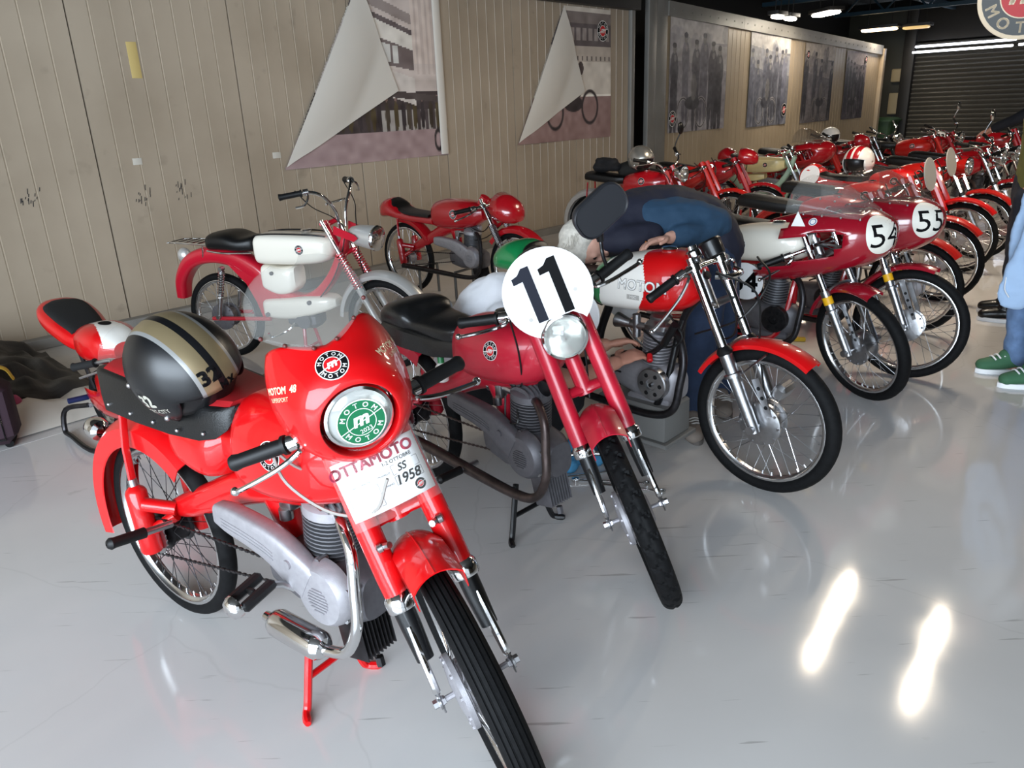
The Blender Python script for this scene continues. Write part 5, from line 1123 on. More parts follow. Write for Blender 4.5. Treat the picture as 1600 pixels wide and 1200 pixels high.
# mint and cream moped in the wall row
B = Bike('moped', 'mint green moped with cream tank in the wall row', (3.20, 9.66), -40, 3, 0, xr=-.58, xf=.58, R=.285, rake=27, q=.5)
tag(B.root, B.root['label'], 'moped')
B.wheel(False, .238, .028); B.wheel(True, .238, .028); B.fork_spring(mint, mint, top=.70, s0=.28, s1=.44); B.fender(True, .318, 30, 172, .05, mint)
q = MB(); P = smooth_path([(-.90, .40, .05, .05), (-.80, .60, .06, .07), (-.60, .66, .062, .08), (-.40, .62, .06, .09), (-.18, .45, .055, .10), (-.02, .42, .05, .06), (.14, .48, .045, .05), (.28, .64, .042, .046), (.36, .84, .03, .035)], 4); rings = []
for i, p in enumerate(P):
    t = unit(P[min(i+1, len(P)-1)][:2] - P[max(i-1, 0)][:2]); nn = V(-t[1], 0, t[0]); rings.append(sring((p[0], 0, p[1]), V(0, 1, 0), nn, p[2], p[3]*.55, p[3]*.75, 3.2, 16))
q.loft(rings); fixn(B.b(q, 'body', mint))
tank = B.loftx([(-.24, .745, .08, .05, .07, 4), (-.20, .755, .11, .08, .10, 4), (.0, .755, .115, .08, .10, 4), (.18, .76, .11, .07, .09, 3.6), (.26, .765, .06, .04, .06, 3)], 'fuel_tank', cream, 20)
Decal((.05, -.12, .755), (0, -1, 0), (0, 0, 1), tank).roundel(.028, detail=False).build('badge', tank)
B.loftx([(-.24, .60, .05, .03, .03, 4), (-.1, .60, .08, .04, .05, 4), (.02, .61, .05, .03, .03, 4)], 'tool_box', cream, 16); B.loftx([(-.58, .75, .08, .04, .04, 3), (-.44, .77, .12, .05, .05, 3), (-.25, .76, .08, .04, .04, 3)], 'seat', leather, 16)
q = MB(); q.box((.02, 0, .32), (.24, .15, .13), r=.03); B.b(q, 'engine', castdk); B.bars(h=.64, end=.33, back=.14, drop=-.02, rise=.06); B.stand(.02, .25, mint)

# very small red and white racer on a paddock stand, far left
B = Bike('pocket_racer', 'small red and white pocket racer on a tube stand, left of the helmet', (-1.91, 3.58), -42, 0, -6, xr=-.24, xf=.50, R=.165, rake=24, q=.8)
B.wheel(False, .12, .035, R=.165, hub='small', spokes=8); B.wheel(True, .12, .035, R=.165, hub='small', spokes=8)
ta = B.loftx([(-.68, .60, .03, .03, .02, 2.6), (-.66, .60, .09, .05, .03, 2.8), (-.58, .585, .13, .055, .05, 3), (-.45, .55, .135, .05, .06, 3.2), (-.30, .50, .11, .05, .06, 3), (-.20, .47, .06, .04, .04, 3)], 'tail_unit', red1, 28, k=5)
B.loftx([(-.62, .605, .06, .045, .03, 3.5), (-.56, .60, .105, .045, .03, 4), (-.42, .56, .105, .045, .04, 4), (-.28, .51, .085, .045, .04, 4)], 'seat_pad', mat('black_foam', '0e0e0f', .8, bump=.4), 24)
tk = B.loftx([(-.24, .49, .05, .05, .05, 2.6), (-.20, .50, .11, .085, .09, 2.6), (-.08, .51, .13, .095, .10, 2.6), (.04, .51, .11, .08, .09, 2.5), (.12, .50, .05, .04, .05, 2.3)], 'fuel_tank', [red1, white], 200, k=16, paint=lambda x, y, z: 1 if abs(y) < .035 + max(0, x + .1)*.25 and z > .52 else 0)
Decal((-.06, 0, .60), (-.1, 0, 1), (1, 0, 0), tk).ring(.0005, .045, blackm, 1, asp=.6).build('filler_patch', tk)
n = 40; S_ = smooth_path([(.62, .44, .012, .012, .012), (.60, .44, .08, .07, .07), (.52, .44, .13, .10, .12), (.40, .43, .16, .11, .17), (.25, .41, .17, .10, .22), (.08, .38, .165, .08, .24), (-.08, .36, .15, .04, .24)], 3)
rings = [sring((p[0], 0, p[1]), V(0, 1, 0), V(0, 0, 1), p[2], p[3], p[4], 2.3, n) for p in S_]; fs = []
for i in range(len(S_) - 1):
    x = S_[i][0]
    for j in range(n):
        a = 360*(j + .5)/n; a = a if a < 180 else a - 360; b_ = a if abs(a) <= 90 else math.copysign(180 - abs(a), a)
        if x < .45 and b_ > 40: continue
        if x < .16 and b_ > -5: continue
        if b_ < -70 and x < .5: continue
        fs.append((i*n+j, i*n+(j+1) % n, (i+1)*n+(j+1) % n, (i+1)*n+j))
q = MB(); q.add([v for r in rings for v in r], fs); fa = B.b(q, 'fairing', red1, smooth=55); fixn(fa); so = fa.modifiers.new('s', 'SOLIDIFY'); so.thickness = .003
q = MB(); q.loft([[V(.46 - .25*t + .02*math.cos(a), (.11 + .05*t)*math.sin(a), .50 + (.06 + .10*t)*max(0, math.cos(a))) for a in np.linspace(-1.5, 1.5, 15)] for t in np.linspace(0, 1, 7)], (0, 0), closed=False); B.b(q, 'screen', acryl)
B.tubes('frame', steeld, [([(.30, 0, .46), (.1, -.07, .38), (-.2, -.07, .22)], .015), ([(.30, 0, .46), (.1, .07, .38), (-.2, .07, .22)], .015), ([(-.2, -.06, .24), (-.35, -.05, .45)], .011), ([(-.2, .06, .24), (-.35, .05, .45)], .011)])
q = MB(); q.box((-.03, 0, .24), (.2, .16, .16), r=.03); q.cyl((-.02, -.08, .25), (-.02, -.12, .25), .06, n=20); B.b(q, 'engine', steeld)
for sg in (-1, 1):
    q = MB(); q.tube([B.fp(0, sg*.07), B.fp(.34, sg*.07)], .014, 10); B.b(q, 'fork_leg', alloy, front=True)
    g0, g1 = V(.22, sg*.12, .50), V(.06, sg*.235, .465); d = unit(g1 - g0); q = MB(); q.tube([V(.33, sg*.07, .50), g0, g1 - d*.02], .010, 10); hb = B.b(q, 'handlebar', alloy, front=True); q = MB(); q.lathe(g1 - d*.12, d, [(-.004, .012), (-.003, .022), (0, .022), (.002, .0175), (.11, .0175), (.12, .021), (.124, .004)], 14); B.b(q, 'grip', mat('foam_grip', '0d0d0e', .85), hb, True)
    q = MB(); q.tube(smooth_path([g0 + V(.02, 0, 0), g0 + V(.05, sg*.03, -.02), g1 + V(.06, 0, -.04)], 4), .006, 8); B.b(q, 'lever', alloy, hb, True)
    q = MB(); q.tube([V(-.12, sg*.09, .25), V(-.12, sg*.13, .26)], .01, 8); q.tube([V(-.12, sg*.13, .25), V(-.12, sg*.22, .255)], [.014, .014], 10); B.b(q, 'foot_peg', mat('blue_anodised', '2a3a6a', .4, .6), None)
B.tubes('paddock_stand', steeld, [([(-.24, -.10, .17), (-.36, -.17, .14), (-.38, -.19, .03), (-.30, -.19, .014), (.02, -.19, .014), (.06, 0, .014), (.02, .19, .014), (-.30, .19, .014), (-.38, .19, .03), (-.36, .17, .14), (-.24, .10, .17)], .013)])

# ------------------------------------------------------------------ people
skin = mat('skin', 'c98f78', .55, noise=.12, nscale=14); skin2 = mat('skin_pale', 'd2a08c', .55, noise=.15, nscale=12)
def blob(name, m, chains, par, T=None, voxel=.012, it=3, disp=0, kind=None, fold=.09):
    """limbs and cloth grown from tapering chains, welded into one continuous skin"""
    q = MB()
    for ch in chains:
        flat = 1; ref = None
        if isinstance(ch, tuple): ch, flat, ref = ch
        P = smooth_path([c[:3] for c in ch], 4) if len(ch) > 2 else np.array([c[:3] for c in ch], float); rs = [c[3] for c in ch]
        rs = np.interp(np.linspace(0, len(ch)-1, len(P)), range(len(ch)), rs); d0, d1 = unit(P[0]-P[1]), unit(P[-1]-P[-2]); k = 4
        a = [P[0] + d0*rs[0]*math.sin(t)*.9 for t in np.linspace(math.pi/2*.97, math.pi/2*.25, k)]; ar = [max(rs[0]*math.cos(t), .002) for t in np.linspace(math.pi/2*.97, math.pi/2*.25, k)]
        b_ = [P[-1] + d1*rs[-1]*math.sin(t)*.9 for t in np.linspace(math.pi/2*.25, math.pi/2*.97, k)]; br = [max(rs[-1]*math.cos(t), .002) for t in np.linspace(math.pi/2*.25, math.pi/2*.97, k)]
        q.tube(list(a) + list(P) + list(b_), ar + list(rs) + br, 16, flat=flat, ref=ref)
    o = q.build(name, m, par, T, smooth=0); fixn(o); o.data.shade_smooth()
    r = o.modifiers.new('weld', 'REMESH'); r.mode = 'VOXEL'; r.voxel_size = voxel; r.use_smooth_shade = True
    if it: s_ = o.modifiers.new('soft', 'SMOOTH'); s_.iterations = it; s_.factor = .5
    if disp:
        tx = bpy.data.textures.new('folds', 'CLOUDS'); tx.noise_scale = fold; tx.noise_depth = 2; d = o.modifiers.new('folds', 'DISPLACE'); d.texture = tx; d.strength = disp; d.mid_level = .5
    if kind: o['kind'] = kind
    return o
def head_chains(c, f, up, r=.095):
    """skull, jaw, nose, ears along face direction f"""
    c, f = V(*c), unit(V(*f)); up = unit(V(*up) - f*(V(*up) @ f)); s = np.cross(up, f)
    P = lambda a, b, d: tuple(c + f*a*r + s*b*r + up*d*r)
    return [[P(-.15, 0, .15) + (r*.98,), P(.18, 0, .05) + (r*.88,)], [P(.25, 0, -.3) + (r*.72,), P(.42, 0, -.72) + (r*.45,)], [P(.92, 0, .12) + (r*.10,), P(1.02, 0, -.14) + (r*.15,)], [P(-.05, .93, .15) + (r*.17,), P(-.08, .97, -.12) + (r*.13,)], [P(-.05, -.93, .15) + (r*.17,), P(-.08, -.97, -.12) + (r*.13,)], [P(.78, .38, .12) + (r*.2,), P(.78, -.38, .12) + (r*.2,)], [P(.84, .22, -.52) + (r*.12,), P(.84, -.22, -.52) + (r*.12,)]], P
def face(par, P, T=None):
    for sg in (-1, 1):
        q = MB(); q.sphere(V(*P(.88, sg*.36, .12)), .011, 10, 6); q.build('eye', mat('eye_dark', '2a2420', .2), par, T)
def hand_chains(w, d, n, s=1, curl=.35):
    """palm plus four curled fingers and a thumb; w wrist, d pointing, n palm normal"""
    w, d = V(*w), unit(V(*d)); n = unit(V(*n) - d*(V(*n) @ d)); l = np.cross(n, d)
    out = [([tuple(w) + (.026,), tuple(w + d*.05*s) + (.036,), tuple(w + d*.085*s) + (.034,)], .5, tuple(n))]
    for i, (o_, L) in enumerate(((-.030, .070), (-.010, .082), (.010, .078), (.029, .062))):
        b = w + d*.085*s + l*o_; k = b + d*L*.45 + n*.012*curl; m_ = k + d*L*.35*(1 - curl*.5) + n*L*.35*curl; t = m_ + d*L*.2*(1-curl) + n*L*.3*curl
        out.append([tuple(b) + (.0095,), tuple(k) + (.009,), tuple(m_) + (.0082,), tuple(t) + (.007,)])
    b = w + d*.03*s - l*.032; out.append([tuple(b) + (.012,), tuple(b - l*.03 + d*.025 + n*.01) + (.0105,), tuple(b - l*.04 + d*.06 + n*.018) + (.0085,)])
    return out

# man bent over the tricolour bike
t = empty('person', (.86, 3.44, 0)); tag(t, 'white-haired man in navy vest and blue sleeves bent over the tricolour tank', 'person')
O = V(.86, 3.44, 0); W0 = lambda ch: [((tuple(V(*c[:3]) - O) + (c[3],)) if not isinstance(c, np.ndarray) else c) for c in ch]
ZS = [.945]
def zs(c): return V(c[0], c[1], c[2]*ZS[0])
def rel(chs, o): return [(([tuple(zs(c) - o) + (c[3],) for c in ch[0]], ch[1], ch[2]) if isinstance(ch, tuple) else [tuple(zs(c) - o) + (c[3],) for c in ch]) for ch in chs]
hc = (.375, 3.52, .965); hch, HP = head_chains(hc, (.38, -.50, -.78), (-.72, -.15, -.35), .10)
ha = hand_chains((.73, 3.44, .985), (-.93, -.32, -.12), (.1, -.25, -.95), 1, .45)
body = blob('body', skin2, rel(hch + ha + [[(.42, 3.56, .99, .06), (.52, 3.62, 1.03, .07)], [(.52, 3.64, 1.02, .12), (.72, 3.68, 1.03, .12), (.95, 3.66, .95, .12)], [(.68, 3.58, 1.06, .05), (.96, 3.58, 1.02, .042), (.73, 3.44, .985, .028)], [(.98, 3.62, .90, .09), (.92, 3.52, .48, .06), (.86, 3.46, .1, .045), (.87, 3.38, .05, .035)], [(1.02, 3.76, .90, .09), (1.06, 3.72, .48, .06), (1.08, 3.74, .1, .045), (1.08, 3.66, .05, .035)]], O), t, voxel=.006, it=2)
blob('vest', mat('navy_vest', '17192a', .8, bump=.3), rel([([(.49, 3.60, 1.00, .145), (.60, 3.65, 1.035, .172), (.78, 3.69, 1.045, .178), (.94, 3.67, .99, .165), (1.00, 3.65, .90, .15)], .86, (0, 0, 1)), [(.47, 3.50, .97, .06), (.55, 3.47, .98, .07), (.66, 3.50, 1.0, .06)]], O), t, voxel=.012, it=4, disp=.02)
blob('sleeve', mat('teal_sleeve', '1d3a52', .85, bump=.3), rel([[(.66, 3.56, 1.06, .088), (.82, 3.56, 1.06, .088), (.97, 3.56, 1.03, .075)], [(.97, 3.56, 1.03, .074), (.88, 3.50, 1.0, .064), (.77, 3.455, .985, .047)]], O), t, voxel=.010, it=3, disp=.025)
blob('jeans', mat('navy_jeans', '2a3a56', .85, noise=.25, nscale=20, bump=.3), rel([[(.98, 3.64, .90, .125), (1.0, 3.68, .84, .13)], [(.97, 3.60, .86, .115), (.91, 3.51, .48, .085), (.865, 3.46, .10, .07)], [(1.03, 3.74, .86, .115), (1.06, 3.72, .48, .085), (1.08, 3.75, .10, .07)]], O), t, voxel=.012, it=3, disp=.02)
for k, (fx, fy) in enumerate(((.865, 3.42), (1.08, 3.70))):
    q = blob('shoe', mat('taupe_suede', '7a6f66', .9), rel([([(fx, fy + .05, .05, .045), (fx - .015, fy - .06, .05, .05), (fx - .03, fy - .15, .04, .045)], .8, (0, 0, 1)), [(fx, fy + .04, .08, .045), (fx - .01, fy - .03, .085, .035)]], O), t, voxel=.008, it=2)
    q = MB(); q.loft([[V(fx - .015 + x*(.052 + .006*math.sin(3*y)) - O[0], fy - .05 + y*.135 - O[1], z) for x, y in [(math.cos(a), math.sin(a)) for a in np.linspace(0, 2*math.pi, 24, endpoint=False)]] for z in (.0, .022)]); q.build('shoe_sole', mat('shoe_sole_grey', '5a5450', .8), t)
    q = MB()
    for i in range(5): q.tube(smooth_path([V(fx - .045, fy - .02 - i*.02, .085 - i*.004) - O, V(fx - .01, fy - .03 - i*.02, .105 - i*.005) - O, V(fx + .025, fy - .02 - i*.02, .085 - i*.004) - O], 3), .004, 6)
    q.build('laces', mat('lace_grey', 'b8b4ae', .8), t, kind='stuff')
HP0 = HP; dzh = hc[2]*.055; HP = lambda a, b, d: tuple(V(*HP0(a, b, d)) - V(0, 0, dzh)); hc = (hc[0], hc[1], hc[2]*.945)
face(t, lambda a, b, d: tuple(V(*HP(a, b, d)) - O))
hair = blob('hair', mat('white_hair', 'd9d2c6', .7, noise=.2, nscale=60, bump=.9, bscale=90), [[tuple(V(*HP(-.25, 0, .25)) - O) + (.108,), tuple(V(*HP(-.05, 0, .42)) - O) + (.098,)], [tuple(V(*HP(-.45, 0, -.25)) - O) + (.085,), tuple(V(*HP(-.35, 0, .1)) - O) + (.10,)], [tuple(V(*HP(.1, .75, .35)) - O) + (.035,), tuple(V(*HP(-.3, .8, -.2)) - O) + (.045,)], [tuple(V(*HP(.1, -.75, .35)) - O) + (.035,), tuple(V(*HP(-.3, -.8, -.2)) - O) + (.045,)]], t, voxel=.008, it=4)
cH = V(*hc); q = MB()
for k in range(900):   # loose strands combed off the crown
    a, b = rng.uniform(-1, 1), rng.uniform(-1, 1); d0 = V(*HP(-.55 + .5*rng.random(), .75*a, .95 - .75*abs(b) - .1*rng.random())) - cH; L = rng.uniform(.03, .08); n_ = unit(d0); p0 = cH + n_*.112; tg = unit(np.cross(n_, unit(V(*HP(1, 0, .6)) - cH))) * rng.uniform(-.6, .6) - V(0, 0, .5) + n_*.35
    q.tube([p0 - O, p0 + tg*L*.6 - O, p0 + tg*L + V(0, 0, -.012) - O], [.0016, .0013, .0005], 4, cap=(0, 0))
q.build('hair_strands', MATS['white_hair'], t, kind='stuff')
q = MB(); fgr = V(.73, 3.44, .931) + unit(V(-.93, -.32, -.12))*.115; q.lathe(fgr - O, (-.93, -.32, -.12), [(-.003, .0105), (-.003, .0118), (.003, .0118), (.003, .0105)], 16, closed=True); q.build('finger_ring', mat('gold', 'd8b060', .2, 1), t)

ZS[0] = 1
# mechanic crouching between the number 11 bike and the tricolour one
O = V(.02, 3.12, 0); t = empty('person', (.05, 3.19, 0)); tag(t, 'crouching person in white shirt and black trousers behind the number 11 plate', 'person')
hc = (.10, 3.06, .83); hch, HP = head_chains(hc, (.80, -.25, -.5), (.3, 0, .95), .098)
ha = hand_chains((.40, 2.93, .50), (.85, .42, .2), (0, .3, -.95), 1, .5); ha2 = hand_chains((.38, 3.12, .52), (.9, .1, .1), (0, -.3, -.95), 1, .5)
blob('body', skin, rel(hch + ha + ha2 + [[(.05, 3.07, .78, .055), (-.06, 3.10, .73, .07)], [(-.10, 3.13, .68, .12), (-.24, 3.22, .42, .12)], [(-.04, 2.96, .68, .05), (.16, 2.86, .47, .043), (.40, 2.93, .50, .03)], [(-.04, 3.27, .70, .05), (.20, 3.25, .48, .043), (.38, 3.12, .52, .03)], [(-.22, 3.16, .36, .08), (.22, 3.02, .38, .06), (.0, 3.02, .08, .045), (.08, 3.0, .05, .035)], [(-.22, 3.30, .36, .08), (.20, 3.30, .34, .06), (-.02, 3.34, .08, .045), (.06, 3.34, .05, .035)]], O), t, voxel=.007, it=2)
blob('shirt', mat('white_shirt', 'e6e6ea', .85, bump=.2), rel([([(-.06, 3.10, .75, .12), (-.11, 3.13, .69, .165), (-.19, 3.18, .54, .165), (-.26, 3.22, .38, .15)], .9, (1, 0, 0)), [(-.05, 2.98, .69, .085), (.05, 2.92, .58, .07)], [(-.05, 3.26, .70, .085), (.06, 3.27, .60, .07)]], O), t, voxel=.012, it=3, disp=.02)
blob('trousers', mat('black_trousers', '121216', .85), rel([[(-.26, 3.22, .36, .15), (-.27, 3.23, .32, .14)], [(-.22, 3.16, .36, .11), (.22, 3.02, .38, .085), (.0, 3.02, .10, .065)], [(-.22, 3.30, .36, .11), (.20, 3.30, .34, .085), (-.02, 3.34, .10, .065)]], O), t, voxel=.012, it=3, disp=.02)
for fx, fy in ((.03, 3.01), (.0, 3.34)):
    blob('shoe', blackp, rel([([(fx - .06, fy, .05, .045), (fx + .1, fy - .01, .045, .042)], .8, (0, 0, 1))], O), t, voxel=.010)
face(t, lambda a, b, d: tuple(V(*HP(a, b, d)) - O)); blob('hair', mat('dark_hair', '3a302a', .7, bump=.8, bscale=90), [[tuple(V(*HP(-.25, 0, .35)) - O) + (.103,), tuple(V(*HP(.05, 0, .5)) - O) + (.09,)], [tuple(V(*HP(-.5, 0, -.3)) - O) + (.075,), tuple(V(*HP(-.35, 0, .1)) - O) + (.1,)]], t, voxel=.010, it=2)

def stander(label, o, yaw, shirt, trousers, shoes, arms, skinm, hairm, H=1.74, shirtflat=.62, sleeves=None, sole=None):
    """upright figure facing +x of its own frame"""
    t = empty('person', (o[0], o[1], 0), yaw); tag(t, label, 'person'); k = H/1.74
    hch, HP = head_chains((.03, 0, 1.62*k), (1, 0, -.12), (0, 0, 1), .1*k); ch = hch + [[(.0, 0, 1.40*k, .06), (.01, 0, 1.52*k, .055)], ([(0, 0, 1.38*k, .15), (0, 0, 1.15*k, .13), (0, 0, .95*k, .145)], .62, (1, 0, 0))]
    for sg in (-1, 1): ch += [[(0, sg*.09, .90*k, .085), (.01, sg*.10, .50*k, .06), (-.02, sg*.11, .10*k, .045), (.06, sg*.12, .05, .04)]]
    for a in arms: ch += [[tuple(p) for p in a['pts']]] + hand_chains(a['pts'][-1][:3], a['d'], a['n'], 1, a.get('curl', .4))
    blob('body', skinm, ch, t, voxel=.008, it=2)
    sh = [([(0, 0, 1.42*k, .13), (0, 0, 1.34*k, .195), (0, 0, 1.15*k, .17), (0, 0, .92*k, .175)], shirtflat, (1, 0, 0))]
    for a, L in zip(arms, sleeves): 
        P = [V(*p[:3]) for p in a['pts']]; sh += [[tuple(P[0]) + (.078,), tuple(P[0]*(1-L) + P[1]*L if L <= 1 else P[1]) + (.064,)] + ([tuple(P[1]*(2-L) + P[2]*(L-1)) + (.048,)] if L > 1 else [])]
    blob('shirt', shirt, sh, t, voxel=.012, it=3, disp=.02)
    blob('trousers', trousers, [([(0, 0, .98*k, .155), (0, 0, .86*k, .17)], .7, (1, 0, 0))] + [[(0, sg*.085, .84*k, .105), (.01, sg*.10, .50*k, .085), (-.015, sg*.11, .10, .075)] for sg in (-1, 1)], t, voxel=.012, it=3, disp=.025)
    for sg in (-1, 1):
        so = blob('shoe', shoes, [([(-.05, sg*.115, .06, .046), (.08, sg*.12, .055, .05), (.16, sg*.125, .045, .042)], .8, (0, 0, 1)), [(-.04, sg*.115, .08, .05), (.05, sg*.117, .095, .04)]], t, voxel=.008, it=2)
        q = MB(); q.loft([[V(.055 + .145*math.cos(a), sg*.12 + .052*math.sin(a), z) for a in np.linspace(0, 2*math.pi, 24, endpoint=False)] for z in (0, .026)]); q.build('shoe_sole', sole or whitem, t)
    face(t, HP); blob('hair', hairm, [[tuple(HP(-.22, 0, .32)) + (.108*k,), tuple(HP(.12, 0, .48)) + (.088*k,)], [tuple(HP(-.5, 0, -.25)) + (.08*k,), tuple(HP(-.35, 0, .15)) + (.104*k,)]], t, voxel=.012, it=2)
    return t
dkh = mat('dark_hair', '3a302a', .7)
jean = mat('blue_jeans', '6a86ae', .85, noise=.3, nscale=14, bump=.3); tee = mat('grey_white_shirt', 'c9cbce', .85)
P3 = stander('person in blue jeans and green trainers with pale blue jacket at right edge', (2.80, 3.93), 175, tee, jean, mat('green_suede', '3a6648', .8), [dict(pts=[(0, .20, 1.36, .05), (-.10, .26, 1.12, .042), (-.06, .24, .90, .03)], d=(.1, 0, -1), n=(0, -1, 0)), dict(pts=[(0, -.20, 1.36, .05), (-.10, -.26, 1.12, .042), (-.06, -.24, .90, .03)], d=(.1, 0, -1), n=(0, 1, 0))], skin, dkh, 1.76, sleeves=(.5, .5))
jk = mat('pale_blue_jacket', '9db6d4', .75, bump=.4, bscale=60)
blob('jacket', jk, [([(.02, .12, 1.10, .09), (.07, .14, .98, .105), (.12, .15, .80, .105), (.18, .15, .60, .095), (.21, .14, .50, .085)], .34, (.3, 1, 0)), ([(.09, .02, 1.02, .08), (.13, .04, .82, .085), (.13, .05, .56, .08)], .34, (.2, 1, 0)), [(.0, .17, 1.04, .05), (.02, .0, 1.05, .055), (.02, -.17, 1.04, .05)], [(.05, .18, 1.0, .05), (.14, .22, .82, .045), (.2, .22, .70, .03)]], P3, voxel=.008, it=1, disp=.035, fold=.11)
q = MB(); q.tube(smooth_path([(.245, .165, .50), (.265, .15, .54), (.262, .14, .60)], 3), .006, 6, flat=.5); q.build('reflective_stripe', whitem, P3)
for sg in (-1, 1):
    d_ = Decal((.06, sg*.178, .062), (0, sg, .25), (0, 0, 1)); d_.text('N', .075, whitep, 1, bold=.05, shear=.2 * sg); d_.build('shoe_letter', P3)
q = MB()
for sg in (-1, 1):
    for i in range(5): q.tube(smooth_path([(.02 + i*.024, sg*.12 - .035, .115 - i*.008), (.025 + i*.024, sg*.12, .135 - i*.01), (.02 + i*.024, sg*.12 + .035, .115 - i*.008)], 3), .0045, 6)
q.build('laces', whitem, P3, kind='stuff')
P4 = stander('person in olive T-shirt and dark trousers behind the pale blue jacket', (3.47, 5.13), 150, mat('olive_shirt', '6a6a36', .85), mat('dark_trousers', '262a34', .85), blackp, [dict(pts=[(0, .20, 1.36, .05), (.04, .26, 1.10, .044), (-.05, .22, .90, .03)], d=(-.3, -.1, -1), n=(0, -1, 0)), dict(pts=[(0, -.20, 1.36, .05), (.05, -.26, 1.10, .044), (.0, -.22, .88, .03)], d=(-.1, .1, -1), n=(0, 1, 0))], skin, dkh, 1.70, sleeves=(.75, .75))
P5 = stander('person with black sleeve reaching out over the far bikes', (5.95, 8.75), 150, mat('black_jumper', '14151c', .85), mat('dark_trousers', '262a34', .85), blackp, [dict(pts=[(0, .20, 1.36, .055), (.28, .22, 1.20, .046), (.52, .16, 1.08, .032)], d=(.9, -.1, -.35), n=(-.3, 0, -1)), dict(pts=[(0, -.20, 1.36, .055), (.24, -.24, 1.18, .046), (.48, -.2, 1.06, .032)], d=(.9, .1, -.35), n=(-.3, 0, -1))], skin, dkh, 1.74, sleeves=(1.9, 1.9))

# ------------------------------------------------------------------ posters on the wall
pm = attr_mat('photo_print', .55); pback = mat('poster_back', 'd2ccc2', .55)
class Ras:
    def __init__(s, w, h, col): s.w, s.h = w, h; s.a = np.ones((h, w, 3)) * np.array(col) / 255; s.U, s.Vv = np.meshgrid((np.arange(w)+.5)/w, (np.arange(h)+.5)/h)
    def m(s, mask, col, k=1): mk = (mask * k)[..., None]; s.a = s.a*(1-mk) + np.array(col)/255*mk; return s
    def rect(s, u0, u1, v0, v1, col, sh=0, k=1): vv = s.Vv + (s.U-.5)*sh; return s.m(((s.U > u0) & (s.U < u1) & (vv > v0) & (vv < v1)).astype(float), col, k)
    def ell(s, u, v, ru, rv, col, k=1): d = ((s.U-u)/ru)**2 + ((s.Vv-v)/rv)**2; return s.m(np.clip((1.15 - d)*5, 0, 1), col, k)
    def ring(s, u, v, ru, rv, wd, col): d = np.sqrt(((s.U-u)/ru)**2 + ((s.Vv-v)/rv)**2); return s.m(np.clip(1.5 - np.abs(d-1)/wd, 0, 1), col)
    def noise(s, amp, sc=8):
        n = rng.normal(size=(s.h//sc + 2, s.w//sc + 2)); yi, xi = s.Vv*(s.h//sc), s.U*(s.w//sc); y0, x0 = yi.astype(int), xi.astype(int); fy, fx = yi-y0, xi-x0
        v = n[y0, x0]*(1-fy)*(1-fx) + n[y0, x0+1]*(1-fy)*fx + n[y0+1, x0]*fy*(1-fx) + n[y0+1, x0+1]*fy*fx; s.a = np.clip(s.a + v[..., None]*amp, 0, 1); return s
def paper(name, par, ras, fn, mask=None):
    h, w_ = ras.h, ras.w; vs = [fn(i/w_, j/h) for j in range(h+1) for i in range(w_+1)]; fs = []; cols = []
    for j in range(h):
        for i in range(w_):
            if mask is not None and not mask((i+.5)/w_, (j+.5)/h): continue
            fs.append((j*(w_+1)+i, j*(w_+1)+i+1, (j+1)*(w_+1)+i+1, (j+1)*(w_+1)+i)); cols.append(ras.a[j, i])
    me = bpy.data.meshes.new(name); me.from_pydata([tuple(p) for p in vs], [], fs); at = me.color_attributes.new('print', 'FLOAT_COLOR', 'CORNER')
    c = np.clip(np.repeat(np.array(cols), 4, axis=0)*np.array([1.10, 1.12, 1.10]), 0, 1); c = np.where(c <= .04045, c/12.92, ((c+.055)/1.055)**2.4); at.data.foreach_set('color', np.concatenate([c, np.ones((len(c), 1))], 1).ravel())
    bm = bmesh.new(); bm.from_mesh(me); bmesh.ops.delete(bm, geom=[v for v in bm.verts if not v.link_faces], context='VERTS'); bm.to_mesh(me); bm.free()
    me.materials.append(pm); o = bpy.data.objects.new(name, me); COL.objects.link(o); o.parent = par; me.shade_smooth(); return o
def flap(par, BL, T, tip, lift=.05):
    """loosened corner folded over, curling off the wall"""
    N, K = 26, 16; rows = []
    for i in range(N + 1):
        t = i/N; a = np.array(BL)*(1-t) + np.array(T)*t; row = []
        for j in range(K + 1):
            r = j/K; p = a*(1-r) + np.array(tip)*r; off = .012 + lift*math.sin(math.pi*min(1, r*1.6 + .10))**.8*(1-r*.4)*(.35 + .65*math.sin(math.pi*min(max(t, .05), .95))) + .03*r
            back = -.012*math.sin(math.pi*min(1, r*5))*(1-t*.4); row.append(wp(p[0] + back, p[1], off))
        rows.append(row)
    q = MB(); q.loft(rows, (0, 0), closed=False); o = q.build('folded_corner', pback, par, smooth=70); return o
def poster(name, label, s0, s1, z0, z1, ras, fold=None, tip=None, wave=.012, par_z=None, sl=0):
    t = empty(name, tuple(wp((s0+s1)/2, z0, 0))); t.matrix_world = Matrix.Identity(4); tag(t, label, 'poster', 'photo posters on the wall')
    fn = lambda u, v: wp(s0 + u*(s1-s0), z0 + v*(z1-z0) + sl*(u)*v, .006 + wave*(.5 + .5*math.sin(u*7 + v*2.5)))
    mask = None
    if fold:
        (a0, b0), (a1, b1) = fold
        mask = lambda u, v: ((s0 + u*(s1-s0)) - a0)*(b1-b0) - ((z0 + v*(z1-z0)) - b0)*(a1-a0) > 0
    o = paper('print', t, ras, fn, mask)
    if fold: flap(t, fold[0], fold[1], tip)
    return t, o
